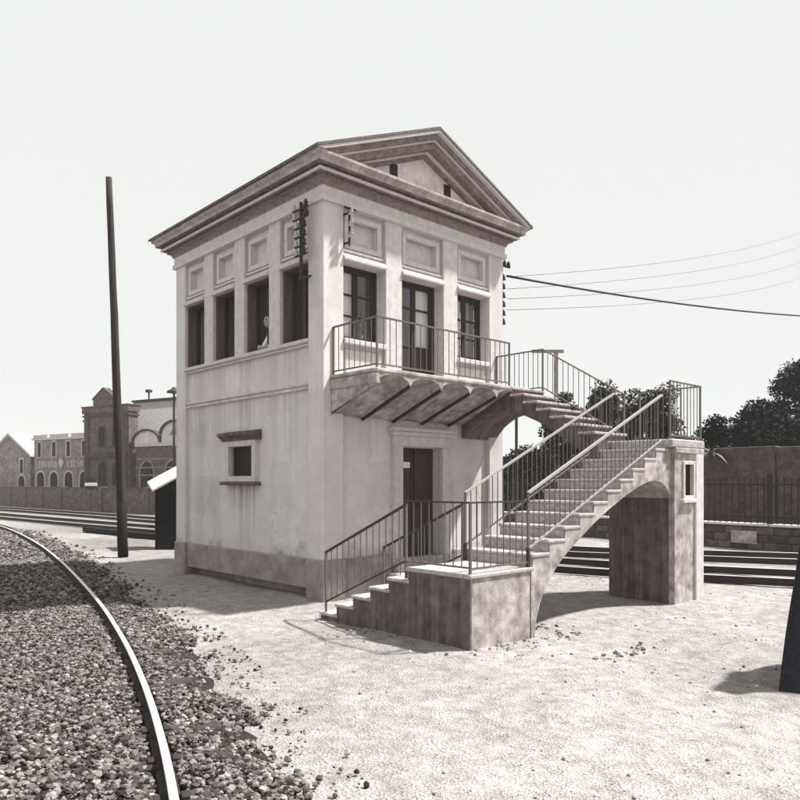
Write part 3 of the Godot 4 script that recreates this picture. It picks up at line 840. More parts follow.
func build_brackets() -> void:
	var ins := insulator_mesh()
	var a := thing("insulator_rack", "tall dark iron insulator rack on the shaded side at the cabin corner", "insulator rack", Vector3(0.0, 0, -0.44), 0.0, "insulator racks on the cabin")
	bar(Vector3(-0.16, 5.72, 0), Vector3(-0.16, 7.12, 0), 0.05, 0.04, "upright", M.iron, a)
	for y in [5.80, 6.98]: bar(Vector3(0.07, y, 0), Vector3(-0.16, y, 0), 0.04, 0.04, "wall_stay", M.iron, a)
	for i in 6:
		var y := 6.16 + i * 0.165
		var h := 0.15 if i < 4 else 0.21
		bar(Vector3(-0.185, y, -h), Vector3(-0.185, y, h), 0.03, 0.03, "cross_arm", M.iron, a)
		for q in [-1.0, 1.0]: put(ins, "insulator", M.porcelain if q < 0 else M.iron, a, Transform3D(Basis(), Vector3(-0.185, y + 0.01, q * (h - 0.03))))
	bar(Vector3(-0.16, 5.74, 0), Vector3(-0.16, 5.74, 0.3), 0.03, 0.03, "foot_arm", M.iron, a)
	var b := thing("insulator_rack", "short bracket with insulators on the sunlit front beside the first panel", "insulator rack", Vector3(0.50, 0, 0.0), 0.0, "insulator racks on the cabin")
	bar(Vector3(0, 6.35, 0.12), Vector3(0, 7.02, 0.12), 0.03, 0.03, "upright", M.iron, b)
	for y in [6.42, 6.95]: bar(Vector3(0, y, -0.08), Vector3(0, y, 0.12), 0.03, 0.03, "wall_stay", M.iron, b)
	for i in 3: put(ins, "insulator", M.porcelain, b, Transform3D(Basis(Vector3.RIGHT, 0.5), Vector3(0.0, 6.5 + i * 0.2, 0.14)))
	bar(Vector3(-0.12, 7.02, 0.12), Vector3(0.14, 7.02, 0.12), 0.03, 0.03, "cross_arm", M.iron, b)
	var c := thing("insulator_rack", "vertical insulator rack on the cabin's far corner holding the thick cable", "insulator rack", Vector3(W, 0, -0.12), 0.0, "insulator racks on the cabin")
	bar(Vector3(0.10, 5.60, 0), Vector3(0.10, 7.0, 0), 0.045, 0.04, "upright", M.iron, c)
	for y in [5.68, 6.9]: bar(Vector3(-0.05, y, 0), Vector3(0.1, y, 0), 0.04, 0.04, "wall_stay", M.iron, c)
	bar(Vector3(0.06, 6.98, 0), Vector3(0.38, 6.98, 0), 0.035, 0.035, "cross_arm", M.iron, c)
	for x in [0.2, 0.34]: put(ins, "insulator", M.iron_rust, c, Transform3D(Basis(), Vector3(x, 6.99, 0)))
	for i in 6: put(ins, "insulator", M.iron_rust, c, Transform3D(Basis(), Vector3(0.165, 5.66 + i * 0.2, 0)))
	# the thick cable and the thin wires leave from the far corner
	wire("overhead_cable", "thick dark cable sagging from the cabin's far corner to the right", cam_pt(107, 206, 17.2), cam_pt(520, 166, 34.0), 0.028, 0.42)
	var ends := [[107, 193, 395, 248], [107, 183, 395, 232], [107, 172, 395, 216], [107, 205, 395, 262]]
	for i in 4:
		var e: Array = ends[i]
		wire("overhead_wire", ["third faint thin wire up from the cable, rising to the right", "second faint thin wire up from the cable, rising to the right", "lowest faint thin wire, crossing the thick cable near the cabin", "topmost faint thin wire rising to the right above the cable"][i], cam_pt(e[0], e[1], 17.6), cam_pt(e[2] * 1.12, e[3] * 1.03, 62.0), 0.006, 0.9, "thin wires above the cable")

# a place given by its bearing: right and up of the view axis at a distance (units of the 725 unit focal length)
const CAMP := Vector3(-7.685, 2.1, 10.318)
const YAW := -0.745992
func cam_pt(px: float, up: float, dist: float) -> Vector3:
	var f := Vector3(-sin(YAW), 0, -cos(YAW))
	var r := Vector3(cos(YAW), 0, -sin(YAW))
	return CAMP + f * dist + r * (px / 725.0 * dist) + Vector3.UP * (up / 725.0 * dist)

func wire(called: String, label: String, a: Vector3, b: Vector3, r: float, sag: float, group := "") -> void:
	var pts := []
	var rad := []
	for i in 25:
		var t := i / 24.0
		pts.append(a.lerp(b, t) - Vector3.UP * sag * 4.0 * t * (1.0 - t))
		rad.append(r)
	var st := mb(true)
	tube(st, pts, rad, 6)
	tag(build(st, called, M.iron, self, Transform3D.IDENTITY, true), label, "cable" if group == "" else "wire", group)

# ---------------------------------------------------------------- rails
func smooth_path(p: Array, step := 0.5) -> Array:
	var c := Curve3D.new()
	c.bake_interval = step
	for i in p.size():
		var t: Vector3 = (p[mini(i + 1, p.size() - 1)] - p[maxi(i - 1, 0)]) / 6.0
		if i == 0 or i == p.size() - 1: t *= 2.0
		c.add_point(p[i], -t, t)
	return Array(c.get_baked_points())

func offset_path(p: Array, d: float) -> Array:
	var out := []
	for i in p.size():
		var t: Vector3 = (p[mini(i + 1, p.size() - 1)] - p[maxi(i - 1, 0)]).normalized()
		out.append(p[i] + t.cross(Vector3.UP).normalized() * d)
	return out

# steel rail along a path: rusty foot and web, bright worn head
func rail(path: Array, label: String, group: String, h := 0.14) -> void:
	var o := thing("rail", label, "rail", Vector3.ZERO, 0.0, group)
	var sec := [[Vector2(-0.065, 0.0), Vector2(-0.065, 0.015), Vector2(-0.012, 0.03), Vector2(-0.012, h - 0.04), Vector2(-0.028, h - 0.03), Vector2(-0.029, h - 0.006)], [Vector2(-0.029, h - 0.006), Vector2(-0.022, h), Vector2(0.022, h), Vector2(0.029, h - 0.006)], [Vector2(0.029, h - 0.006), Vector2(0.028, h - 0.03), Vector2(0.012, h - 0.04), Vector2(0.012, 0.03), Vector2(0.065, 0.015), Vector2(0.065, 0.0)]]
	var body := mb()
	var head := mb()
	for i in path.size() - 1:
		var a: Vector3 = path[i]
		var b: Vector3 = path[i + 1]
		var ta: Vector3 = (path[i + 1] - path[maxi(i - 1, 0)]).normalized().cross(Vector3.UP).normalized()
		var tb: Vector3 = (path[mini(i + 2, path.size() - 1)] - a).normalized().cross(Vector3.UP).normalized()
		for k in 3:
			var st := head if k == 1 else body
			for j in sec[k].size() - 1:
				var p: Vector2 = sec[k][j]
				var q: Vector2 = sec[k][j + 1]
				var n := ta * (p.x + q.x) + Vector3.UP * (0.2 if k == 1 else 0.01)
				face(st, a + ta * p.x + Vector3.UP * p.y, b + tb * p.x + Vector3.UP * p.y, b + tb * q.x + Vector3.UP * q.y, a + ta * q.x + Vector3.UP * q.y, n)
	build(body, "web", M.iron_rust, o)
	build(head, "head", M.steel_head, o)

var left_path := []

func build_tracks() -> void:
	left_path = smooth_path([Vector3(2.6, 0.02, -46), Vector3(1.75, 0.02, -33), Vector3(1.15, 0.02, -25.6), Vector3(0.36, 0.02, -19.6), Vector3(-0.62, 0.02, -13.8), Vector3(-1.66, 0.02, -8.65), Vector3(-2.55, 0.02, -4.7), Vector3(-3.32, 0.02, -1.5), Vector3(-3.95, 0.02, 0.85), Vector3(-4.50, 0.02, 2.72), Vector3(-5.12, 0.02, 4.6), Vector3(-5.8, 0.02, 6.4), Vector3(-6.9, 0.02, 9.0), Vector3(-8.4, 0.02, 12.0)], 0.3)
	rail(left_path, "shiny curving rail in the dark ballast at the left", "rails of the ballasted track")
	rail(offset_path(left_path, 1.74), "inner rail of the ballasted track at the left edge", "rails of the ballasted track")
	var last := -1.0e9
	for i in range(1, left_path.size() - 1):
		var q: Vector3 = left_path[i]
		if q.z < -8.0 or q.z > 8.0 or q.z - last < 0.58: continue
		last = q.z
		var dir: Vector3 = (left_path[i + 1] - left_path[i - 1]).normalized()
		var sl := thing("sleeper", "timber sleeper mostly buried in the ballast under the curving rail", "sleeper", Vector3(q.x, 0, q.z), atan2(dir.x, dir.z), "sleepers of the ballasted track")
		box(Vector3(-2.28, -0.06, -0.11), Vector3(0.5, 0.062, 0.11), "timber", M.sleeper, sl, Transform3D.IDENTITY, 0.015)
		for x in [-1.74, 0.0]:
			for d in [-0.085, 0.085]: box(Vector3(x + d - 0.028, 0.06, -0.05), Vector3(x + d + 0.028, 0.085, 0.05), "rail_clip", M.iron_rust, sl)
	# the line that passes behind the cabin
	var c := smooth_path([Vector3(2.2, 0.01, -52), Vector3(3.4, 0.01, -36), Vector3(4.3, 0.01, -25), Vector3(5.1, 0.01, -17), Vector3(5.75, 0.01, -9), Vector3(6.0, 0.01, -3), Vector3(6.42, 0.01, 0.8), Vector3(7.95, 0.01, 5.0), Vector3(10.9, 0.01, 11)], 0.5)
	rail(c, "nearest rail of the line passing behind the staircase", "rails of the lines behind the cabin", 0.16)
	rail(offset_path(c, -1.72), "second rail of the line passing behind the staircase", "rails of the lines behind the cabin", 0.16)
	var d := smooth_path([Vector3(6.2, 0.01, -54), Vector3(7.6, 0.01, -36), Vector3(8.3, 0.01, -20), Vector3(8.6, 0.01, -8), Vector3(9.45, 0.01, -1.6), Vector3(11.15, 0.01, 1.9), Vector3(12.3, 0.01, 4.2), Vector3(15.3, 0.01, 9.5)], 0.5)
	rail(d, "third rail back, near rail of the line along the fence", "rails of the lines behind the cabin", 0.16)
	rail(offset_path(d, -1.72), "farthest rail, close to the foot of the fence wall", "rails of the lines behind the cabin", 0.16)
	var t := thing("timber_baulk", "long black timber baulk lying on pale ground behind the pole", "timber")
	box(Vector3(-0.13, 0.0, -3.4), Vector3(0.13, 0.2, 3.4), "beam", M.tar_wood, t)
	t.position = Vector3(3.6, 0, -17.9)
	t.rotation.y = 0.066

# ---------------------------------------------------------------- ground
var gn := FastNoiseLite.new()
var gn2 := FastNoiseLite.new()

func dist_left(x: float, z: float) -> float:
	# signed distance across the ballasted track's visible rail, positive towards the cabin
	var best := 1e9
	var s := 0.0
	for i in range(0, left_path.size() - 1, 3):
		var p: Vector3 = left_path[i]
		var dx := x - p.x
		var dz := z - p.z
		var q := dx * dx + dz * dz
		if q < best:
			best = q
			var n: Vector3 = left_path[mini(i + 1, left_path.size() - 1)] - left_path[maxi(i - 1, 0)]
			s = 1.0 if (n.z * dx - n.x * dz) > 0.0 else -1.0
	return sqrt(best) * s

func ground_y(x: float, z: float) -> float:
	var y := gn.get_noise_2d(x, z) * 0.035 - 0.02
	var rough := clampf((z - 4.6) / 1.5, 0.0, 1.0) * clampf((x + 4.0) / 2.0, 0.0, 1.0)
	y += gn2.get_noise_2d(x, z) * (0.008 + 0.03 * rough)
	for q in [[6.1, 4.95, 0.26, 0.05], [6.9, 5.1, 0.26, 0.03]]:
		var t: float = z - q[0] - (x - 2.0) * q[2] - 0.12 * sin(x * 1.3)
		y -= q[3] * exp(-t * t / 0.012) * clampf((x + 1.5) / 2.0, 0.0, 1.0) * (0.6 + 0.7 * gn.get_noise_2d(x * 4.0, z))
	var far := Vector2(x - 2, z + 2).length()
	return lerpf(y, -0.02, clampf((far - 25.0) / 20.0, 0.0, 1.0))

func axis_lines(lo: float, hi: float, fine: float, reach: float) -> Array:
	var a := []
	var v := lo
	while v <= hi:
		a.append(v)
		v += fine
	var step := fine
	var e := hi
	while e < reach:
		step *= 1.3
		e += step
		a.append(e)
	step = fine
	e = lo
	while e > -reach:
		step *= 1.3
		e -= step
		a.push_front(e)
	return a

func build_ground() -> void:
	gn.seed = 11
	gn.frequency = 0.35
	gn.fractal_octaves = 3
	gn2.seed = 12
	gn2.frequency = 1.6
	gn2.fractal_octaves = 3
	var xs := axis_lines(-11.0, 14.0, 0.14, 420.0)
	var zs := axis_lines(-14.0, 11.0, 0.14, 420.0)
	var verts := PackedVector3Array()
	var cols := PackedColorArray()
	var idx := PackedInt32Array()
	var pn := FastNoiseLite.new()
	pn.seed = 5
	pn.frequency = 0.22
	pn.fractal_octaves = 4
	for z: float in zs:
		for x: float in xs:
			verts.append(Vector3(x, ground_y(x, z), z))
			var v := 0.93 + 0.26 * pn.get_noise_2d(x * 0.8, z * 0.8) + 0.08 * pn.get_noise_2d(x * 5.0, z * 5.0)
			# trodden cinders strewn along the running lines
			var cin := clampf(0.35 - absf(x - 7.4 - 0.32 * z) * 0.22 + 0.9 * pn.get_noise_2d(x * 3.0 + 40.0, z * 3.0), 0.0, 0.4)
			v *= 1.0 - cin * 0.45
			if z < -12.0: v *= 0.86 + 0.3 * pn.get_noise_2d(x * 0.6, z * 0.6 + 90.0)
			cols.append(Color(v, v, v))
	var w := xs.size()
	for j in zs.size() - 1:
		for i in w - 1:
			var a := j * w + i
			idx.append_array([a, a + 1, a + w, a + 1, a + w + 1, a + w])
	var arr := []
	arr.resize(Mesh.ARRAY_MAX)
	arr[Mesh.ARRAY_VERTEX] = verts
	arr[Mesh.ARRAY_COLOR] = cols
	arr[Mesh.ARRAY_INDEX] = idx
	var am := ArrayMesh.new()
	am.add_surface_from_arrays(Mesh.PRIMITIVE_TRIANGLES, arr)
	var st := SurfaceTool.new()
	st.create_from(am, 0)
	st.generate_normals()
	tag(put(st.commit(), "ground", M.earth, self), "", "", "", "structure")
	# bed under the ballast
	var bed := mb(true)
	var en := FastNoiseLite.new()
	en.seed = 21
	en.frequency = 0.5
	for i in range(0, left_path.size() - 1):
		var p: Array = []
		for q in [i, i + 1]:
			var c: Vector3 = left_path[q]
			var n: Vector3 = (left_path[mini(q + 1, left_path.size() - 1)] - left_path[maxi(q - 1, 0)]).normalized().cross(Vector3.UP).normalized()
			var row := []
			for s in [[-(0.74 + 0.2 * en.get_noise_1d(c.z * 2.0)), -0.03], [-0.5, 0.035], [0.0, 0.012], [0.35, 0.04], [1.4, 0.04], [1.74, 0.012], [2.1, 0.045], [3.2, 0.05], [4.2, -0.03]]:
				row.append(Vector3(c.x + n.x * s[0], s[1], c.z + n.z * s[0]))
			p.append(row)
		for k in 8: face(bed, p[0][k], p[0][k + 1], p[1][k + 1], p[1][k], Vector3.UP)
	tag(build(bed, "track_bed", M.bed, self, Transform3D.IDENTITY, true), "", "", "", "structure")

func pebble(sd: int) -> ArrayMesh:
	var r := RandomNumberGenerator.new()
	r.seed = sd
	var st := mb()
	var s := SphereMesh.new()
	s.radial_segments = 6
	s.rings = 3
	s.radius = 0.5
	s.height = 1.0
	var arr := s.get_mesh_arrays()
	var v: PackedVector3Array = arr[Mesh.ARRAY_VERTEX]
	var ix: PackedInt32Array = arr[Mesh.ARRAY_INDEX]
	var moved := {}
	for i in ix:
		var key := (v[i] * 100.0).round()
		if not moved.has(key): moved[key] = v[i] * r.randf_range(0.72, 1.25)
		st.add_vertex(moved[key])
	st.generate_normals()
	return st.commit()

func scatter(called: String, spots: Array, sd: int, parent: Node = null) -> void:
	# spots: [position, size, tone]
	var r := RandomNumberGenerator.new()
	r.seed = sd
	var mm := MultiMesh.new()
	mm.transform_format = MultiMesh.TRANSFORM_3D
	mm.use_colors = true
	mm.mesh = pebble(sd)
	mm.instance_count = spots.size()
	for i in spots.size():
		var b := Basis.from_euler(Vector3(r.randf() * TAU, r.randf() * TAU, r.randf() * TAU)).scaled(Vector3(1, r.randf_range(0.55, 1.0), r.randf_range(0.75, 1.35)) * spots[i][1])
		mm.set_instance_transform(i, Transform3D(b, spots[i][0]))
		var v: float = spots[i][2]
		mm.set_instance_color(i, Color(v * 1.1, v * 0.95, v * 0.92))
	var o := MultiMeshInstance3D.new()
	o.name = numbered(called)
	o.multimesh = mm
	o.material_override = M.stone_white
	add_child(o)
	tag(o, "coarse grey ballast stones along the curving track" if called == "ballast" else "small loose stones scattered on the trodden earth", "ballast" if called == "ballast" else "gravel", "", "stuff")

func build_stones() -> void:
	M.stone_white = mat(Color(1, 1, 1), 0.93)
	M.stone_white.vertex_color_use_as_albedo = true
	var en := FastNoiseLite.new()
	en.seed = 31
	en.frequency = 0.6
	var r := RandomNumberGenerator.new()
	r.seed = 77
	var spots := []
	for i in left_path.size() - 1:
		var a: Vector3 = left_path[i]
		var b: Vector3 = left_path[i + 1]
		if a.z < -24.0: continue
		var n: Vector3 = (b - a).normalized().cross(Vector3.UP).normalized()
		var dens := 1500.0 if a.z > -3.0 else (520.0 if a.z > -12.0 else 120.0)
		var size := 0.035 if a.z > -3.0 else (0.052 if a.z > -12.0 else 0.085)
		var l := (b - a).length()
		for k in int(dens * l * 4.6):
			var s := r.randf_range(-1.35, 3.3)
			var p := a.lerp(b, r.randf()) + n * s
			var top := 0.055
			if s < 0.0:
				var edge := -0.8 + 0.4 * en.get_noise_2d(p.x, p.z)
				var t := (s - edge) / 0.5
				if t < 0.0 and r.randf() > 0.05 * exp(t * 1.2) * 2.0 + 0.1 * en.get_noise_2d(p.x * 3, p.z * 3): continue
				top = lerpf(-0.01, 0.055, clampf(t, 0, 1))
			if absf(s) < 0.09 or absf(s - 1.74) < 0.09: continue
			if absf(s) < 0.3: top -= 0.03 * (1.0 - absf(s) / 0.3)
			var v := clampf(r.randfn(0.1, 0.08), 0.018, 0.45)
			spots.append([Vector3(p.x, top + r.randf_range(-0.01, 0.022), p.z), size * (0.5 + 1.3 * pow(r.randf(), 2.0)), v])
	scatter("ballast", spots, 5)
	spots = []
	var pn := FastNoiseLite.new()
	pn.seed = 8
	pn.frequency = 0.5
	for i in 16000:
		var x := r.randf_range(-7.5, 9.0)
		var z := r.randf_range(-8.0, 9.5)
		if x > -0.3 and x < 5.2 and z < 0.3 and z > -6.0: continue
		if x > -0.95 and x < 0.4 and z > 1.1 and z < 4.3: continue
		if r.randf() > 0.3 + pn.get_noise_2d(x, z) * 1.4: continue
		var sz := 0.01 + 0.032 * pow(r.randf(), 3.0)
		if r.randf() < 0.012: sz *= 2.2
		spots.append([Vector3(x, ground_y(x, z) + sz * 0.1, z), sz, clampf(r.randfn(0.33, 0.14), 0.06, 0.6)])
	# rubble at the foot of the stairs
	for i in 160:
		var c: Vector2 = [Vector2(0.55, 4.45), Vector2(0.9, 3.9), Vector2(-0.4, 4.42), Vector2(0.6, 5.6), Vector2(-1.15, 2.4)][i % 5]
		var x := c.x + r.randfn(0, 0.35)
		var z := c.y + r.randfn(0, 0.12)
		if x > -0.95 and x < 0.45 and z > 1.1 and z < 4.3: continue
		var sz := r.randf_range(0.02, 0.07)
		spots.append([Vector3(x, ground_y(x, z) + sz * 0.12, z), sz, clampf(r.randfn(0.2, 0.1), 0.05, 0.5)])
	scatter("gravel", spots, 9)

# ---------------------------------------------------------------- left hand background
func arch_poly(x0: float, x1: float, y0: float, y1: float, pointed := 0.0) -> PackedVector2Array:
	var p := PackedVector2Array([Vector2(x0, y0), Vector2(x1, y0)])
	var r := (x1 - x0) * 0.5
	var h := r * (1.0 + pointed)
	for i in 9:
		var a := PI * i / 8.0
		p.append(Vector2((x0 + x1) * 0.5 + cos(a) * r, y1 - h + pow(sin(a), 1.0 - 0.35 * pointed) * h))
	return p

func far_window(parent: Node, x0: float, x1: float, y0: float, y1: float, zf: float, arched: float, trim: Material) -> void:
	var w := node_part("window", parent)
	var outer := arch_poly(x0 - 0.12, x1 + 0.12, y0 - 0.05, y1 + 0.14, maxf(arched, 0.0)) if arched >= 0.0 else PackedVector2Array([Vector2(x0 - 0.1, y0 - 0.08), Vector2(x1 + 0.1, y0 - 0.08), Vector2(x1 + 0.1, y1 + 0.16), Vector2(x0 - 0.1, y1 + 0.16)])
	var inner := arch_poly(x0, x1, y0, y1, maxf(arched, 0.0)) if arched >= 0.0 else PackedVector2Array([Vector2(x0, y0), Vector2(x1, y0), Vector2(x1, y1), Vector2(x0, y1)])
	var f := mb()
	# surround: ring between the two outlines
	for i in outer.size():
		var j := (i + 1) % outer.size()
		var oa := Vector3(outer[i].x, outer[i].y, zf + 0.06)
		var ob := Vector3(outer[j].x, outer[j].y, zf + 0.06)
		var ia := Vector3(inner[i].x, inner[i].y, zf + 0.06)
		var ib := Vector3(inner[j].x, inner[j].y, zf + 0.06)
		face(f, oa, ob, ib, ia, Vector3.BACK)
		face(f, oa, ob, ob - Vector3(0, 0, 0.08), oa - Vector3(0, 0, 0.08), oa - ia)
		face(f, ia, ib, ib - Vector3(0, 0, 0.3), ia - Vector3(0, 0, 0.3), ia - oa)
	build(f, "surround", trim, w)
	var g := mb()
	prism(g, inner, Vector3.RIGHT, Vector3.UP, Vector3.BACK, zf - 0.02, zf + 0.004)
	build(g, "pane", M.dark_glass, w)
	bar(Vector3((x0 + x1) * 0.5, y0, zf + 0.02), Vector3((x0 + x1) * 0.5, y1, zf + 0.02), 0.06, 0.04, "mullion", M.wood_dark, w)

func build_left_background() -> void:
	var at := Vector3(15.264, 0, -50.171)
	var turn := -1.26523
	# long brick boundary wall in three straight runs
	var pts := [Vector2(15.5, -24.0), Vector2(12.6, -36.0), Vector2(10.7, -47.0), Vector2(10.3, -63.0), Vector2(10.9, -92.0)]
	var wl := thing("boundary_wall", "long low brick boundary wall in front of the far factory buildings", "wall")
	for i in pts.size() - 1:
		var a := Vector3(pts[i].x, 0, pts[i].y)
		var b := Vector3(pts[i + 1].x, 0, pts[i + 1].y)
		bar(a + Vector3.UP * 0.78, b + Vector3.UP * 0.78, 0.3, 1.7, "wall_run", M.brick, wl)
		bar(a + Vector3.UP * 1.67, b + Vector3.UP * 1.67, 0.4, 0.08, "coping", M.brick_dark, wl)
		var n := int((b - a).length() / 4.0)
		for k in n:
			var p := a.lerp(b, float(k) / n)
			box(Vector3(-0.24, -0.1, -0.24), Vector3(0.24, 1.76, 0.24), "pier", M.brick, wl, Transform3D(Basis(Vector3.UP, 0.15), p))
	# brick gate tower
	var t := thing("gate_tower", "dark brick tower with a small gable beside the wooden pole", "building", at, turn)
	box(Vector3(-3.0, 0, -0.95), Vector3(2.55, 7.85, 0.0), "wall", M.brick, t)
	box(Vector3(-3.1, 7.55, -1.05), Vector3(2.65, 7.7, 0.1), "string_course", M.brick_dark, t)
	box(Vector3(-3.12, 7.85, -1.07), Vector3(2.67, 8.35, 0.12), "parapet", M.brick, t)
	box(Vector3(-3.18, 8.35, -1.13), Vector3(2.73, 8.45, 0.18), "coping", M.brick_dark, t)
	var gb := mb()
	prism(gb, PackedVector2Array([Vector2(-1.6, 8.3), Vector2(1.0, 8.3), Vector2(1.0, 8.95), Vector2(0.55, 9.35), Vector2(0.0, 9.68), Vector2(-0.3, 9.78), Vector2(-0.6, 9.68), Vector2(-1.15, 9.35), Vector2(-1.6, 8.95)]), Vector3.RIGHT, Vector3.UP, Vector3.BACK, -0.4, 0.16)
	build(gb, "gable", M.brick, t)
	var gc := mb()
	for q in [[Vector2(1.05, 8.93), Vector2(-0.3, 9.82)], [Vector2(-0.3, 9.82), Vector2(-1.65, 8.93)]]:
		prism(gc, PackedVector2Array([q[0], q[1], q[1] + Vector2(0, 0.12), q[0] + Vector2(0, 0.12)]), Vector3.RIGHT, Vector3.UP, Vector3.BACK, -0.45, 0.24)
	build(gc, "gable_coping", M.brick_dark, t)
	box(Vector3(-2.3, 4.1, -0.02), Vector3(2.5, 4.5, 0.3), "balcony_band", M.brick_dark, t)
	for x in [-2.75, 1.95]: box(Vector3(x, 0, -0.02), Vector3(x + 0.5, 7.54, 0.12), "buttress", M.brick_dark, t)
	far_window(t, -1.05, -0.25, 5.05, 6.7, 0.0, 0.2, M.brick_dark)
	far_window(t, 0.7, 1.5, 5.05, 6.7, 0.0, 0.2, M.brick_dark)
	far_window(t, -1.05, -0.1, 1.85, 3.7, 0.0, 0.2, M.brick_dark)
	far_window(t, 0.7, 1.65, 1.85, 3.7, 0.0, 0.2, M.brick_dark)
	# two storey works building with painted sign
	var fct := thing("works_building", "two storey factory with painted lettering above arched windows", "building", at, turn)
	box(Vector3(-10.75, 0, -9.0), Vector3(-3.1, 5.85, -0.6), "wall", M.render_grey, fct)
	box(Vector3(-10.9, 5.85, -9.1), Vector3(-3.1, 6.05, -0.4), "cornice", M.trim_pale, fct)
	for i in 13: box(Vector3(-10.75 + i * 0.59, 6.05, -0.75), Vector3(-10.75 + i * 0.59 + (0.55 if i % 5 != 3 else 0.3), 6.36, -0.5), "parapet_block", M.trim_pale, fct)
	box(Vector3(-3.3, 0, -0.7), Vector3(-3.08, 5.85, -0.5), "quoin", M.trim_pale, fct)
	for x in [-10.2, -8.1, -6.1, -4.0]: far_window(fct, x, x + 0.5, 4.35, 5.65, -0.6, -1.0, M.trim_pale)
	for x in [-10.3, -8.4, -6.35, -4.3]: far_window(fct, x, x + 1.1, 1.35, 3.0, -0.6, 0.0, M.trim_pale)
	box(Vector3(-10.2, 3.28, -0.62), Vector3(-3.4, 4.08, -0.575), "sign_band", M.render_grey, fct)
	var letters := mb()
	var lr := RandomNumberGenerator.new()
	lr.seed = 4
	var lx := -10.0
	while lx < -3.7:
		if absf(lx + 6.85) < 0.75:
			lx += 0.2
			continue
		var lw := lr.randf_range(0.2, 0.34)
		cb(letters, Vector3(lx, 3.4, -0.58), Vector3(lx + 0.09, 3.95, -0.555), 0.004)
		if lr.randf() < 0.7: cb(letters, Vector3(lx + 0.09, 3.84, -0.58), Vector3(lx + lw, 3.95, -0.556), 0.004)
		if lr.randf() < 0.6: cb(letters, Vector3(lx + 0.09, 3.4, -0.58), Vector3(lx + lw, 3.5, -0.556), 0.004)
		if lr.randf() < 0.6: cb(letters, Vector3(lx + lw - 0.08, 3.5, -0.58), Vector3(lx + lw, 3.84, -0.557), 0.004)
		lx += lw + 0.17
	build(letters, "worn_lettering", M.trim_pale, fct)
	var em := mb()
	prism(em, PackedVector2Array([Vector2(-6.85, 3.05), Vector2(-6.2, 3.85), Vector2(-6.85, 4.55), Vector2(-7.5, 3.85)]), Vector3.RIGHT, Vector3.UP, Vector3.BACK, -0.6, -0.55)
	build(em, "diamond_emblem", M.render_grey, fct)
	var em2 := mb()
	prism(em2, PackedVector2Array([Vector2(-6.85, 3.35), Vector2(-6.48, 3.85), Vector2(-6.85, 4.25), Vector2(-7.22, 3.85)]), Vector3.RIGHT, Vector3.UP, Vector3.BACK, -0.56, -0.54)
	build(em2, "emblem_field", M.trim_pale, fct)
	rod(Vector3(-5.3, 6.0, -2.0), Vector3(-5.3, 7.4, -2.0), 0.06, "vent_pipe", M.iron, fct)
	box(Vector3(-5.6, 7.4, -2.2), Vector3(-5.0, 7.6, -1.8), "vent_cowl", M.iron, fct)
	# gabled house at the edge
	var h := thing("gabled_house", "gabled house with a pale roof edge at the far left", "building", at, turn)
	var hp := mb()
	prism(hp, PackedVector2Array([Vector2(-18.5, 0), Vector2(-12.2, 0), Vector2(-12.2, 4.6), Vector2(-15.3, 6.5), Vector2(-18.5, 4.6)]), Vector3.RIGHT, Vector3.UP, Vector3.BACK, -10.0, -1.2)
	build(hp, "wall", M.render_grey, h)
	for q in [[Vector2(-15.3, 6.55), Vector2(-11.9, 4.45)], [Vector2(-18.8, 4.45), Vector2(-15.3, 6.55)]]:
		var rp := mb()
		prism(rp, PackedVector2Array([q[0], q[1], q[1] + Vector2(0, 0.22), q[0] + Vector2(0, 0.22)]), Vector3.RIGHT, Vector3.UP, Vector3.BACK, -10.2, -0.95)
		build(rp, "roof", M.roof_pale, h)
	far_window(h, -13.75, -13.25, 2.95, 4.2, -1.2, -1.0, M.trim_pale)
	far_window(h, -14.0, -13.0, 1.0, 2.7, -1.2, 0.0, M.trim_pale)
	box(Vector3(-12.2, 0, -6.0), Vector3(-10.8, 4.3, -1.6), "side_wing", M.render_grey, h)
	box(Vector3(-12.25, 4.3, -6.1), Vector3(-10.75, 4.5, -1.5), "wing_cornice", M.trim_pale, h)
	box(Vector3(-12.0, 2.7, -1.62), Vector3(-11.2, 3.7, -1.56), "wing_shutter", M.brick_dark, h)
	# hall with curved gables and a large pale roof
	var hl := thing("factory_hall", "brick hall with curved white gables and a broad pale roof", "building", at, turn)
	box(Vector3(2.9, 0, -9.0), Vector3(20.0, 5.0, -0.4), "wall", M.brick, hl)
	box(Vector3(2.9, 4.95, -9.0), Vector3(20.0, 5.25, -0.28), "cornice", M.trim_pale, hl)
	for y in [2.6, 3.2, 3.9]: box(Vector3(2.9, y, -0.41), Vector3(20.0, y + 0.1, -0.36), "brick_band", M.render_grey, hl)
	for i in 4:
		var cx := 4.25 + i * 3.2
		var up := 0.0 if i == 0 else 0.62
		var ga := mb()
		var gp := PackedVector2Array()
		var go := PackedVector2Array()
		for k in 13:
			var a := PI * k / 12.0
			gp.append(Vector2(cx + cos(a) * 1.5, 5.25 + up + sin(a) * 0.95))
			go.append(Vector2(cx + cos(a) * 1.66, 5.25 + up + sin(a) * 1.12))
		if up > 0.0:
			gp.append(Vector2(cx - 1.5, 5.22))
			gp.append(Vector2(cx + 1.5, 5.22))
		prism(ga, gp, Vector3.RIGHT, Vector3.UP, Vector3.BACK, -0.7, -0.35)
		build(ga, "curved_gable", M.roof_pale, hl)
		for k in range(12, -1, -1): go.append(Vector2(cx + cos(PI * k / 12.0) * 1.5, 5.25 + up + sin(PI * k / 12.0) * 0.95))
		var gr := mb()
		prism(gr, go, Vector3.RIGHT, Vector3.UP, Vector3.BACK, -0.8, -0.2)
		build(gr, "gable_hood", M.brick_dark, hl)
		if i == 0: continue
		var orn := mb()
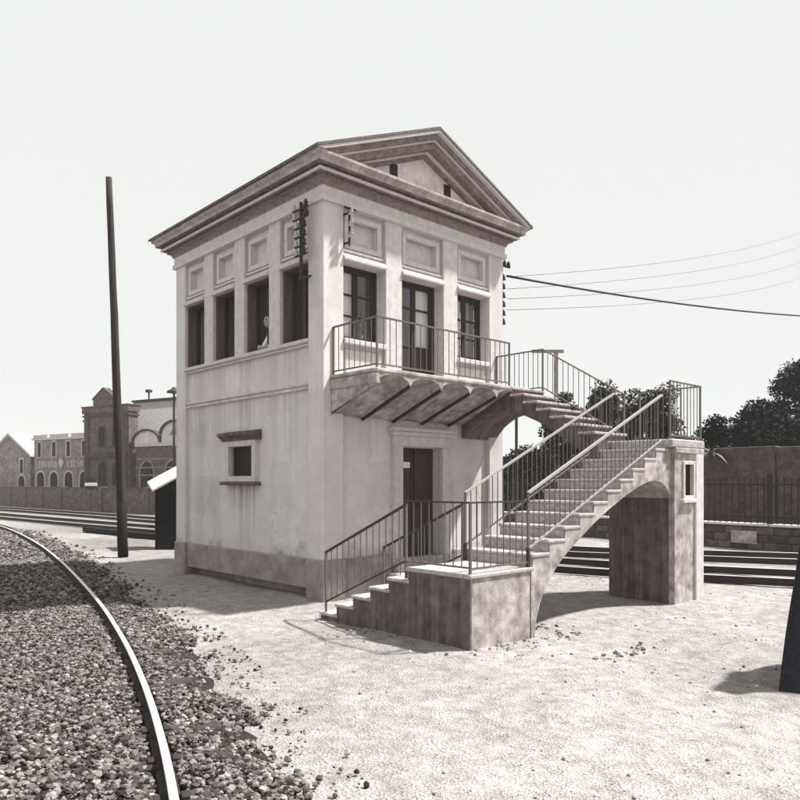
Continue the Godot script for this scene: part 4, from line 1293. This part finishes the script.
		prism(orn, PackedVector2Array([Vector2(cx - 0.6, 5.3 + up * 0.8), Vector2(cx + 0.6, 5.3 + up * 0.8), Vector2(cx, 5.95 + up * 0.9)]), Vector3.RIGHT, Vector3.UP, Vector3.BACK, -0.4, -0.31)
		build(orn, "gable_ornament", M.render_grey, hl)
	for x in [3.5, 6.35, 9.5, 12.7]: far_window(hl, x, x + 1.5, 1.5, 3.75, -0.4, 0.25, M.render_grey)
	var rf := mb()
	prism(rf, PackedVector2Array([Vector2(-1.2, 5.1), Vector2(-4.2, 9.2), Vector2(-8.5, 5.1)]), Vector3.BACK, Vector3.UP, Vector3.RIGHT, -1.8, 20.0)
	build(rf, "roof", M.roof_sheet, hl)
	box(Vector3(-1.9, 9.16, -4.4), Vector3(20.2, 9.34, -4.0), "ridge", M.iron_rust, hl)
	rod(Vector3(0.1, 9.3, -4.2), Vector3(0.1, 9.95, -4.2), 0.07, "finial", M.iron, hl)
	box(Vector3(-0.12, 9.95, -4.4), Vector3(0.32, 10.2, -4.0), "finial_cap", M.iron, hl)
	# lamp mast in front of the hall
	var lm := thing("lamp_mast", "slender mast with a flat lamp hood in front of the hall", "lamp post", at + Vector3(0.3008, 0, 0.9534) * 8.35, turn)
	rod(Vector3(0, 0, 0.6), Vector3(0, 9.0, 0.6), 0.09, "mast", M.iron_rust, lm)
	var lh := mb(true)
	lathe(lh, [Vector2(0.0, 8.85), Vector2(0.55, 8.9), Vector2(0.5, 9.05), Vector2(0.2, 9.2), Vector2(0.1, 9.35), Vector2(0, 9.36)], 12, Vector3(0, 0, 0.6))
	build(lh, "hood", M.iron, lm, Transform3D.IDENTITY, true)
	# signal board before the wall
	var sb := thing("signal_board", "small round black signal board with a white bar before the wall", "signal", ground_at(-308.5, 49.0), YAW + 0.1)
	rod(Vector3(0, 0, 0), Vector3(0, 2.3, 0), 0.05, "post", M.iron, sb)
	var disc := mb()
	var dp := PackedVector2Array()
	for k in 20: dp.append(Vector2(cos(TAU * k / 20) * 0.4, 1.98 + sin(TAU * k / 20) * 0.42))
	prism(disc, dp, Vector3.RIGHT, Vector3.UP, Vector3.BACK, 0.05, 0.09)
	build(disc, "disc", M.black_paint, sb)
	box(Vector3(-0.4, 1.83, 0.09), Vector3(0.4, 2.05, 0.12), "white_bar", M.white_paint, sb)

func build_pole_and_hut() -> void:
	var p := thing("telegraph_pole", "tall bare wooden pole leaning slightly left of the cabin", "pole", Vector3(0.40, 0, -9.85))
	var st := mb(true)
	var pts := []
	var rad := []
	var r := RandomNumberGenerator.new()
	r.seed = 3
	for i in 15:
		var t := i / 14.0
		pts.append(Vector3(-0.29 * t + r.randf_range(-0.012, 0.012), -0.1 + 10.72 * t, -0.26 * t + r.randf_range(-0.012, 0.012)))
		rad.append(lerpf(0.135, 0.082, t) + r.randf_range(-0.004, 0.004))
	tube(st, pts, rad, 12)
	build(st, "shaft", M.wood_pole, p, Transform3D.IDENTITY, true)
	var bk := mb(true)
	tube(bk, [Vector3(0, 0.02, 0), Vector3(-0.02, 0.5, -0.01), Vector3(-0.03, 1.55, -0.03)], [0.146, 0.139, 0.133], 12)
	build(bk, "tarred_foot", M.tar_wood, p, Transform3D.IDENTITY, true)
	var h := thing("plank_hut", "small black plank hut with a bright sloping roof behind the cabin", "hut", Vector3(2.05, 0, -11.4), -0.44)
	for i in 9:
		var st2 := mb()
		var xa := i * 0.178
		var xb := xa + 0.17
		prism(st2, PackedVector2Array([Vector2(xa, 0), Vector2(xb, 0), Vector2(xb, 1.85 + xb * 0.57), Vector2(xa, 1.85 + xa * 0.57)]), Vector3.RIGHT, Vector3.UP, Vector3.BACK, -0.03, 0.0)
		build(st2, "board", M.tar_wood, h)
	for i in 7: box(Vector3(-0.03, 0, -0.2 - i * 0.178), Vector3(0.0, 1.85, -0.03 - i * 0.178), "board", M.tar_wood, h, Transform3D.IDENTITY, 0.006)
	box(Vector3(0.02, 0, -1.26), Vector3(1.58, 1.85, -1.22), "rear_board", M.tar_wood, h)
	box(Vector3(1.57, 0, -1.22), Vector3(1.61, 2.5, -0.03), "side_board", M.tar_wood, h)
	# single pitch roof, falling to the near left corner
	var rf := mb()
	var rc := [Vector3(-0.1, 1.80, 0.16), Vector3(1.75, 2.86, 0.16), Vector3(1.75, 3.22, -1.4), Vector3(-0.3, 2.05, -1.4)]
	var up := Vector3.UP * 0.06
	face(rf, rc[0] + up, rc[1] + up, rc[2] + up, rc[3] + up, Vector3.UP)
	face(rf, rc[0], rc[1], rc[2], rc[3], Vector3.DOWN)
	for i in 4: face(rf, rc[i], rc[(i + 1) % 4], rc[(i + 1) % 4] + up, rc[i] + up, (rc[i] + rc[(i + 1) % 4]) * 0.5 - Vector3(0.8, 2.5, -0.6))
	build(rf, "roof", M.roof_pale, h)

# ---------------------------------------------------------------- right hand background
func fence_x(z: float) -> float:
	return 16.2 - 0.12 * z

func build_fence() -> void:
	var r := RandomNumberGenerator.new()
	r.seed = 9
	var w := thing("fence_wall", "low rubble stone wall carrying the iron fence along the line", "wall")
	var variants := []
	for i in 5: variants.append(mat(tone([0.10, 0.14, 0.18, 0.12, 0.22][i], 1.6), 0.95, M.bank.albedo_texture, Vector3(0.8, 0.8, 0.8), M.bank.normal_texture, 0.8))
	var dir := Vector3(-0.12, 0, 1).normalized()
	var turn := atan2(dir.x, dir.z)
	var bs := Basis(Vector3.UP, turn)
	box(Vector3(-0.14, -0.1, -12.6), Vector3(0.14, 0.70, 12.0), "mortar_core", M.bank, w, Transform3D(bs, Vector3(fence_x(-4.0), 0, -4.0)), 0.01)
	for row in 3:
		var z := -16.2
		while z < 7.6:
			var l := r.randf_range(0.34, 0.62)
			var b := BoxMesh.new()
			b.size = Vector3(0.36 + r.randf_range(-0.03, 0.03), 0.225, l - 0.025)
			var st := mb()
			var hs := b.size * 0.5
			cb(st, -hs, hs, 0.03)
			build(st, "stone", variants[r.randi() % 5], w, Transform3D(bs * Basis(Vector3.UP, r.randf_range(-0.02, 0.02)), Vector3(fence_x(z + l * 0.5), 0.09 + row * 0.24, z + l * 0.5)))
			z += l
	for i in 20: box(Vector3(-0.23, 0.72, -0.585), Vector3(0.23, 0.80, 0.585), "coping_stone", M.coping, w, Transform3D(bs, Vector3(fence_x(-15.6 + i * 1.19), 0, -15.6 + i * 1.19)), 0.015)
	var pl := box(Vector3(-0.03, 0.16, -0.42), Vector3(0.0, 0.56, 0.42), "pale_tablet", M.concrete, w, Transform3D(bs, Vector3(fence_x(0.85) - 0.2, 0, 0.85)))
	pl.set_meta("label", "pale tablet set in the wall")
	var f := thing("iron_fence", "dark iron picket fence standing on the low stone wall", "fence")
	var h := 1.44
	var z2 := -15.4
	var k := 0
	while z2 < 7.0:
		var x := fence_x(z2)
		if k % 22 == 17:
			box(Vector3(-0.09, 0.78, -0.09), Vector3(0.09, 2.36, 0.09), "post", M.fence_iron, f, Transform3D(bs, Vector3(x, 0, z2)), 0.01)
		else:
			put(unit_rod, "picket", M.fence_iron, f, span(Vector3(x, 0.79, z2), Vector3(x, 0.8 + h, z2), 0.045, 0.045))
		z2 += 0.205
		k += 1
	for y in [1.0, 2.02]: bar(Vector3(fence_x(-15.5), y, -15.5), Vector3(fence_x(7.0), y, 7.0), 0.04, 0.05, "rail", M.fence_iron, f)
	# brown wall of the next yard
	var g := thing("yard_wall", "plain brown yard wall behind the iron fence", "wall")
	for i in 6: box(Vector3(-0.2, -0.1, -2.5), Vector3(0.2, 3.35 + [0.0, 0.06, -0.05, 0.04, 0.0, 0.05][i], 2.495), "wall_bay", M.bank, g, Transform3D(bs, Vector3(fence_x(-17.0 + i * 5.0) + 3.6, 0, -17.0 + i * 5.0)), 0.03)
	# thin pole seen through the arch and pale far mast
	var pa := thing("thin_pole", "thin dark pole seen through the arch under the upper flight", "pole", Vector3(15.9, 0, -8.2))
	rod(Vector3(0, -0.1, 0), Vector3(0, 4.75, 0), 0.06, "shaft", M.wood_pole, pa)
	box(Vector3(-0.09, 4.75, -0.09), Vector3(0.09, 4.85, 0.09), "cap", M.iron, pa)
	var pb := thing("far_mast", "pale distant mast with a short cross arm behind the upper railing", "mast", cam_pt(156, 0, 48.0) * Vector3(1, 0, 1), YAW)
	rod(Vector3(0, 0, 0), Vector3(0, 10.7, 0), 0.14, "shaft", M.render_grey, pb)
	bar(Vector3(-1.6, 10.75, 0), Vector3(0.5, 10.75, 0), 0.16, 0.2, "cross_arm", M.render_grey, pb)

func tree(called: String, label: String, at: Vector3, height: float, spread: float, base: float, sd: int, leaves: int, dark: float, light: float, leaf := 0.16, lean := 0.0) -> void:
	var t := thing(called, label, "tree", at, 0.0, "trees beyond the yard wall")
	var r := RandomNumberGenerator.new()
	r.seed = sd
	var st := mb(true)
	var top := Vector3(lean, height * 0.72, 0)
	tube(st, [Vector3.ZERO - Vector3.UP * 0.2, Vector3(lean * 0.2, height * 0.25, 0.1), Vector3(lean * 0.6, height * 0.5, -0.1), top], [0.24, 0.19, 0.14, 0.05], 8)
	var clumps := []
	for i in 64:
		var a := r.randf() * TAU
		var y := pow(r.randf(), 0.8)
		var prof := sin(clampf(0.3 + y * 0.68, 0.0, 1.0) * PI) * 0.9 + 0.1
		var lobe := 0.82 + 0.3 * sin(a * 3.0 + sd) * sin(y * 5.0 + sd * 0.7)
		var rad := spread * prof * sqrt(r.randf()) * r.randf_range(0.8, 1.2) * lobe
		var c := Vector3(cos(a) * rad + lean * y, base + (height - base) * y * r.randf_range(0.84, 1.08), sin(a) * rad)
		clumps.append([c, r.randf_range(0.2, 0.62) * minf(spread, 2.4) * 0.55])
		if i < 14:
			var s := Vector3(lean * 0.4, lerpf(height * 0.28, height * 0.6, r.randf()), 0)
			tube(st, [s, s.lerp(c, 0.5) + Vector3.UP * 0.15, c], [0.08, 0.05, 0.015], 5)
	build(st, "trunk", M.bark, t, Transform3D.IDENTITY, true)
	var v := PackedVector3Array()
	var n := PackedVector3Array()
	var co := PackedColorArray()
	for i in leaves:
		var cl: Array = clumps[r.randi() % clumps.size()]
		var d := Vector3(r.randfn(), r.randfn(), r.randfn()).normalized()
		var p: Vector3 = cl[0] + d * cl[1] * pow(r.randf(), 0.4) * Vector3(1, 0.75, 1)
		var ax := Vector3(r.randfn(), r.randfn() * 0.6 - 0.2, r.randfn()).normalized()
		var nn := (Vector3(r.randfn(), r.randfn() + 0.9, r.randfn())).normalized()
		var bx := ax.cross(nn).normalized()
		var s := leaf * r.randf_range(0.6, 1.3)
		var g := lerpf(dark, light, pow(r.randf(), 1.6))
		var cc := Color(g * 1.06, g * 0.98, g * 0.97)
		for q in [p, p + ax * s * 0.5 + bx * s * 0.28, p + ax * s, p, p + ax * s, p + ax * s * 0.5 - bx * s * 0.28]:
			v.append(q)
			n.append(nn)
			co.append(cc)
	var arr := []
	arr.resize(Mesh.ARRAY_MAX)
	arr[Mesh.ARRAY_VERTEX] = v
	arr[Mesh.ARRAY_NORMAL] = n
	arr[Mesh.ARRAY_COLOR] = co
	var am := ArrayMesh.new()
	am.add_surface_from_arrays(Mesh.PRIMITIVE_TRIANGLES, arr)
	put(am, "crown", M.leaf, t)

func ground_at(px: float, dist: float) -> Vector3:
	return cam_pt(px, 0, dist) * Vector3(1, 0, 1)

func build_trees() -> void:
	tree("broadleaf_tree", "tall leafy tree with feathery top at the right edge", ground_at(402, 33), 7.5, 3.2, 0.6, 41, 26000, 0.03, 0.2, 0.17)
	tree("broadleaf_tree", "dark dense tree left of the tall one at the right edge", ground_at(356, 31), 5.6, 2.7, 0.4, 42, 19000, 0.02, 0.11, 0.19)
	tree("broadleaf_tree", "low dark bushy tree just right of the stair pillar", ground_at(316, 30), 4.6, 1.3, 1.2, 43, 9000, 0.01, 0.05, 0.17)
	tree("broadleaf_tree", "mid toned tree behind the head of the lower flight", ground_at(256, 33), 6.0, 2.1, 0.6, 44, 18000, 0.04, 0.22, 0.18)
	tree("broadleaf_tree", "tree behind the upper flight railing, left of the pair", ground_at(204, 34), 6.1, 2.2, 0.6, 45, 18000, 0.04, 0.22, 0.18)
	tree("broadleaf_tree", "spreading tree filling the gap between the two behind the stairs", ground_at(230, 35.5), 6.0, 2.6, 0.6, 48, 16000, 0.04, 0.2, 0.19)
	tree("broadleaf_tree", "low pale foliaged tree behind the left end of the upper railing", ground_at(168, 35), 5.9, 2.2, 0.6, 49, 14000, 0.035, 0.16, 0.18)
	tree("broadleaf_tree", "low leafy tree seen through the arch", ground_at(128, 35), 3.5, 2.4, 0.6, 46, 14000, 0.03, 0.14, 0.18)
	tree("broadleaf_tree", "wide dark tree beyond the right edge of the yard wall", ground_at(480, 34), 7.2, 3.4, 0.6, 47, 14000, 0.02, 0.11, 0.2)
	# spiky plant hanging over the wall
	var p := thing("agave", "spiky long leaved plant overhanging the yard wall by the pillar", "plant", ground_at(310, 27.2) + Vector3.UP * 3.2)
	var r := RandomNumberGenerator.new()
	r.seed = 6
	var col := [tone(0.04), tone(0.09)]
	for i in 17:
		var a := TAU * i / 17.0 + r.randf_range(-0.1, 0.1)
		var l := r.randf_range(0.55, 0.95)
		var up := r.randf_range(0.1, 0.75)
		var st := mb()
		var pts := []
		var d := Vector3(cos(a), 0, sin(a))
		for k in 6:
			var t := k / 5.0
			pts.append(d * l * t + Vector3.UP * (up * t - 0.55 * t * t))
		for k in 5:
			var w0 := 0.075 * sin(PI * (0.15 + 0.85 * k / 5.0))
			var w1 := 0.075 * sin(PI * (0.15 + 0.85 * (k + 1) / 5.0))
			var s := d.cross(Vector3.UP)
			face(st, pts[k] - s * w0, pts[k] + s * w0, pts[k + 1] + s * w1, pts[k + 1] - s * w1, Vector3.UP)
			face(st, pts[k] - s * w0, pts[k] + s * w0, pts[k + 1] + s * w1 - Vector3.UP * 0.02, pts[k + 1] - s * w1 - Vector3.UP * 0.02, Vector3.DOWN)
		build(st, "leaf", mat(col[i % 2], 0.6), p)
	var root := mb(true)
	lathe(root, [Vector2(0.0, -0.2), Vector2(0.14, -0.18), Vector2(0.12, 0.06), Vector2(0, 0.1)], 8)
	build(root, "stem", M.bark, p, Transform3D.IDENTITY, true)

func build_tarpaulin() -> void:
	var o := thing("tarpaulin_heap", "dark blue tarpaulin draped over a heap at the lower right edge", "tarpaulin")
	var n := 28
	var foot := [Vector2(3.80, 7.28), Vector2(5.9, 7.0), Vector2(6.3, 8.7), Vector2(4.62, 8.5)]
	var head := [Vector2(4.17, 7.5), Vector2(5.7, 7.4), Vector2(6.0, 8.35), Vector2(4.76, 8.3)]
	var f := Vector3(-sin(YAW), 0, -cos(YAW))
	var rr := Vector3(cos(YAW), 0, -sin(YAW))
	var base := CAMP * Vector3(1, 0, 1)
	var st := mb(true)
	var rows := 9
	var ringsv := []
	for j in rows + 1:
		var t := float(j) / rows
		var line := []
		for e in 4:
			for k in n / 4:
				var u := float(k) / (n / 4)
				var a: Vector2 = foot[e].lerp(foot[(e + 1) % 4], u)
				var b: Vector2 = head[e].lerp(head[(e + 1) % 4], u)
				var q := a.lerp(b, t)
				var mid := Vector2(5.1, 7.95)
				q += (q - mid).normalized() * (sin((e * 7 + k) * 2.4) * 0.045 * (1.0 - t) + 0.02 * sin((e * 7 + k) * 1.3 + t * 5.0))
				line.append(base + rr * q.x + f * q.y + Vector3.UP * (t * 1.75 - 0.02))
		ringsv.append(line)
	for j in rows:
		for k in n:
			var k2 := (k + 1) % n
			var c := base + rr * 5.1 + f * 7.95 + Vector3.UP * 0.6
			face(st, ringsv[j][k], ringsv[j][k2], ringsv[j + 1][k2], ringsv[j + 1][k], ringsv[j][k] - c)
	var topc := base + rr * 5.1 + f * 7.95 + Vector3.UP * 1.84
	for k in n: tri(st, ringsv[rows][k], ringsv[rows][(k + 1) % n], topc, Vector3.UP)
	build(st, "cover", M.tarp, o, Transform3D.IDENTITY, true)

# ---------------------------------------------------------------- the man at the window
func nets(bones: Array, lo: Vector3, hi: Vector3, cell: float, blendk: float, paint: Callable) -> ArrayMesh:
	var nx := int((hi.x - lo.x) / cell) + 1
	var ny := int((hi.y - lo.y) / cell) + 1
	var nz := int((hi.z - lo.z) / cell) + 1
	var val := PackedFloat32Array()
	val.resize(nx * ny * nz)
	for k in nz:
		for j in ny:
			for i in nx:
				var p := lo + Vector3(i, j, k) * cell
				var d := 1.0
				for b in bones:
					var a: Vector3 = b[0]
					var ab: Vector3 = b[1] - a
					var t := clampf((p - a).dot(ab) / maxf(ab.length_squared(), 1e-6), 0.0, 1.0)
					var q := (p - a - ab * t).length() - lerpf(b[2], b[3], t)
					var h := maxf(blendk - absf(d - q), 0.0) / blendk
					d = minf(d, q) - h * h * blendk * 0.25
				val[(k * ny + j) * nx + i] = d
	var ids := {}
	var v := PackedVector3Array()
	var cols := PackedColorArray()
	var st := SurfaceTool.new()
	st.begin(Mesh.PRIMITIVE_TRIANGLES)
	for k in nz - 1:
		for j in ny - 1:
			for i in nx - 1:
				var s := Vector3.ZERO
				var c := 0
				for e in [[0, 0, 0, 1, 0, 0], [0, 1, 0, 1, 1, 0], [0, 0, 1, 1, 0, 1], [0, 1, 1, 1, 1, 1], [0, 0, 0, 0, 1, 0], [1, 0, 0, 1, 1, 0], [0, 0, 1, 0, 1, 1], [1, 0, 1, 1, 1, 1], [0, 0, 0, 0, 0, 1], [1, 0, 0, 1, 0, 1], [0, 1, 0, 0, 1, 1], [1, 1, 0, 1, 1, 1]]:
					var va := val[((k + e[2]) * ny + j + e[1]) * nx + i + e[0]]
					var vb := val[((k + e[5]) * ny + j + e[4]) * nx + i + e[3]]
					if (va < 0.0) != (vb < 0.0):
						var t := va / (va - vb)
						s += Vector3(e[0], e[1], e[2]).lerp(Vector3(e[3], e[4], e[5]), t)
						c += 1
				if c > 0:
					ids[Vector3i(i, j, k)] = v.size()
					var p := lo + (Vector3(i, j, k) + s / c) * cell
					v.append(p)
					cols.append(paint.call(p))
	for i in v.size():
		st.set_color(cols[i])
		st.add_vertex(v[i])
	for k in range(1, nz - 1):
		for j in range(1, ny - 1):
			for i in range(1, nx - 1):
				var a := val[(k * ny + j) * nx + i]
				for ax in 3:
					var d := Vector3i(1 if ax == 0 else 0, 1 if ax == 1 else 0, 1 if ax == 2 else 0)
					var b := val[((k + d.z) * ny + j + d.y) * nx + i + d.x]
					if (a < 0.0) == (b < 0.0): continue
					var e1 := Vector3i(0, 1, 0) if ax == 0 else (Vector3i(0, 0, 1) if ax == 1 else Vector3i(1, 0, 0))
					var e2 := Vector3i(0, 0, 1) if ax == 0 else (Vector3i(1, 0, 0) if ax == 1 else Vector3i(0, 1, 0))
					var o := Vector3i(i, j, k)
					var q := [ids.get(o - e1 - e2), ids.get(o - e2), ids.get(o), ids.get(o - e1)]
					if q.has(null): continue
					if a < 0.0: q.reverse()
					for m in [0, 1, 2, 0, 2, 3]: st.add_index(q[m])
	st.generate_normals()
	return st.commit()

func build_person() -> void:
	var stool := thing("stool", "wooden stool under the man in the cabin window", "stool", Vector3(0.80, 3.98, -2.12))
	box(Vector3(-0.17, 0.55, -0.17), Vector3(0.17, 0.59, 0.17), "seat", M.wood_door, stool)
	for q in [Vector2(-1, -1), Vector2(1, -1), Vector2(-1, 1), Vector2(1, 1)]: rod(Vector3(q.x * 0.16, 0, q.y * 0.16), Vector3(q.x * 0.13, 0.56, q.y * 0.13), 0.018, "leg", M.wood_door, stool)
	var p := thing("person", "person in white shirt sleeves and dark waistcoat leaning in the cabin's third window", "person", Vector3(0.74, 3.98, -2.10))
	# local frame: facing -x, seat top 0.59, sill at 0.72
	var hip := Vector3(0.02, 0.70, 0)
	var b := [
		[hip + Vector3(0, 0, -0.08), hip + Vector3(0, 0, 0.08), 0.125, 0.125],
		[hip, Vector3(-0.14, 0.94, 0), 0.13, 0.12],
		[Vector3(-0.14, 0.94, -0.05), Vector3(-0.32, 1.09, -0.09), 0.12, 0.105],
		[Vector3(-0.14, 0.94, 0.05), Vector3(-0.32, 1.09, 0.09), 0.12, 0.105],
		[Vector3(-0.35, 1.12, -0.17), Vector3(-0.35, 1.12, 0.17), 0.062, 0.062],
		[Vector3(-0.37, 1.14, -0.01), Vector3(-0.45, 1.23, -0.02), 0.056, 0.05],
		[Vector3(-0.51, 1.28, -0.03), Vector3(-0.50, 1.38, -0.04), 0.066, 0.084],
		[Vector3(-0.555, 1.285, -0.04), Vector3(-0.53, 1.26, -0.035), 0.032, 0.04],
		[Vector3(-0.582, 1.345, -0.045), Vector3(-0.602, 1.328, -0.045), 0.012, 0.015],
		[Vector3(-0.50, 1.34, 0.046), Vector3(-0.495, 1.36, 0.048), 0.014, 0.016],
		[Vector3(-0.50, 1.34, -0.122), Vector3(-0.495, 1.36, -0.124), 0.014, 0.016],
		[Vector3(-0.35, 1.11, 0.19), Vector3(-0.48, 0.82, 0.25), 0.062, 0.05],
		[Vector3(-0.48, 0.82, 0.25), Vector3(-0.66, 0.79, 0.11), 0.047, 0.034],
		[Vector3(-0.35, 1.11, -0.19), Vector3(-0.50, 0.83, -0.23), 0.062, 0.05],
		[Vector3(-0.50, 0.83, -0.23), Vector3(-0.66, 0.79, -0.09), 0.047, 0.034],
		[hip + Vector3(0, -0.02, 0.09), Vector3(-0.26, 0.585, 0.11), 0.09, 0.062],
		[hip + Vector3(0, -0.02, -0.09), Vector3(-0.26, 0.585, -0.11), 0.09, 0.062],
		[Vector3(-0.26, 0.585, 0.11), Vector3(-0.10, 0.10, 0.12), 0.06, 0.04],
		[Vector3(-0.26, 0.585, -0.11), Vector3(-0.10, 0.10, -0.12), 0.06, 0.04],
		[Vector3(-0.09, 0.04, 0.12), Vector3(-0.25, 0.035, 0.13), 0.038, 0.032],
		[Vector3(-0.09, 0.04, -0.12), Vector3(-0.25, 0.035, -0.13), 0.038, 0.032]]
	# hands laid on each other: palm, four fingers and thumb each
	for s in [1.0, -1.0]:
		var wr := Vector3(-0.66, 0.785, 0.10 * s + 0.01)
		var lift := 0.0 if s > 0 else 0.03
		b.append([wr, wr + Vector3(-0.05, -0.01 + lift, -0.05 * s), 0.03, 0.026])
		for k in 4:
			var a := wr + Vector3(-0.035 - 0.018 * k, -0.012 + lift, -0.065 * s)
			b.append([a, a + Vector3(-0.012, -0.004, -0.04 * s), 0.0095, 0.009])
			b.append([a + Vector3(-0.012, -0.004, -0.04 * s), a + Vector3(-0.01, -0.022, (-0.062 + 0.006 * absf(k - 1.3)) * s), 0.009, 0.008])
		b.append([wr + Vector3(-0.01, 0.01 + lift, -0.02 * s), wr + Vector3(-0.0, 0.005 + lift, -0.075 * s), 0.012, 0.01])
	var skin := Color(0.34, 0.30, 0.285)
	var shirt := Color(0.78, 0.75, 0.74)
	var vest := Color(0.03, 0.026, 0.027)
	var trousers := Color(0.05, 0.044, 0.044)
	var paint := func(q: Vector3) -> Color:
		if q.y > 1.19 and q.x < -0.42: return skin
		if q.x < -0.645: return skin
		if q.y < 0.075: return vest
		if q.y < 0.70 and q.x > -0.36: return trousers
		if absf(q.z) > 0.135 or q.x < -0.44: return shirt
		if q.y > 1.15: return shirt
		return vest
	put(nets(b, Vector3(-0.80, -0.03, -0.34), Vector3(0.20, 1.50, 0.34), 0.0165, 0.035, paint), "body", M.body, p)
	var hr := mb(true)
	var rings := []
	for j in 8:
		var row := []
		var ph := PI * 0.5 * (1.0 - j / 6.0)
		for k in 16:
			var a := TAU * k / 16.0
			var front := clampf(-cos(a), 0.0, 1.0)
			var low := ph if front < 0.4 else maxf(ph, 0.55)
			row.append(Vector3(-0.495, 1.375, -0.04) + Vector3(cos(a) * cos(low) * 0.098, sin(low) * 0.105, sin(a) * cos(low) * 0.093))
		rings.append(row)
	for j in 7:
		for k in 16: face(hr, rings[j][k], rings[j][(k + 1) % 16], rings[j + 1][(k + 1) % 16], rings[j + 1][k], rings[j][k] - Vector3(-0.495, 1.35, -0.04) + Vector3(0.001, 0, 0))
	build(hr, "hair", M.hair, p, Transform3D.IDENTITY, true)
	for s in [-0.032, 0.032]:
		var ey := SphereMesh.new()
		ey.radius = 0.011
		ey.height = 0.022
		ey.radial_segments = 10
		ey.rings = 5
		put(ey, "eye", M.hair, p, Transform3D(Basis(), Vector3(-0.578, 1.365, -0.043 + s)))
	box(Vector3(-0.589, 1.292, -0.065), Vector3(-0.572, 1.30, -0.02), "mouth", M.wood_door, p, Transform3D.IDENTITY, 0.003)

# ----------------------------------------------------------------
func _ready() -> void:
	# camera: shift lens, level, standing off the near corner
	var cam := Camera3D.new()
	cam.name = "camera"
	cam.position = CAMP
	cam.rotation.y = YAW
	cam.projection = Camera3D.PROJECTION_FRUSTUM
	cam.near = 0.1
	cam.far = 1500.0
	cam.size = 0.1 * 800.0 / 725.0
	cam.frustum_offset = Vector2(0, 0.1 * 82.0 / 725.0)
	add_child(cam)
	cam.current = true
	# bright hazy sky
	var env := Environment.new()
	var sm := ProceduralSkyMaterial.new()
	sm.sky_top_color = lin(0.222, 0.229, 0.224)
	sm.sky_horizon_color = lin(0.232, 0.236, 0.232)
	sm.sky_curve = 0.2
	sm.ground_horizon_color = lin(0.2, 0.2, 0.195)
	sm.ground_bottom_color = lin(0.1, 0.097, 0.095)
	sm.sun_angle_max = 0.0
	var sky := Sky.new()
	sky.sky_material = sm
	env.background_mode = Environment.BG_SKY
	env.sky = sky
	env.tonemap_mode = Environment.TONE_MAPPER_LINEAR
	env.tonemap_exposure = 3.8
	env.fog_enabled = true
	env.fog_density = 0.0008
	env.fog_light_color = lin(0.23, 0.232, 0.23)
	env.sdfgi_enabled = true
	env.ssao_enabled = true
	env.ssil_enabled = true
	var we := WorldEnvironment.new()
	we.name = "world_environment"
	we.environment = env
	add_child(we)
	var sun := DirectionalLight3D.new()
	sun.name = "sun"
	sun.light_energy = 0.84
	sun.light_color = Color(1.0, 0.995, 0.97)
	sun.light_angular_distance = 2.6
	sun.shadow_enabled = true
	add_child(sun)
	var el := deg_to_rad(58.0)
	var az := deg_to_rad(31.5)
	var to_sun := Vector3(cos(el) * cos(az), sin(el), cos(el) * sin(az))
	sun.look_at_from_position(to_sun * 50.0, Vector3.ZERO, Vector3.UP)
	rng.seed = 1
	unit_box = BoxMesh.new()
	unit_box.size = Vector3.ONE
	unit_rod = CylinderMesh.new()
	unit_rod.height = 1.0
	unit_rod.top_radius = 0.5
	unit_rod.bottom_radius = 0.5
	unit_rod.radial_segments = 8
	unit_rod.rings = 0
	make_materials()
	print("materials")
	build_tracks()
	build_ground()
	print("ground")
	build_cabin()
	build_stairs()
	print("cabin")
	build_left_background()
	build_pole_and_hut()
	build_fence()
	build_trees()
	print("background")
	build_brackets()
	build_tarpaulin()
	build_stones()
	print("stones")
	build_person()
	print("person")
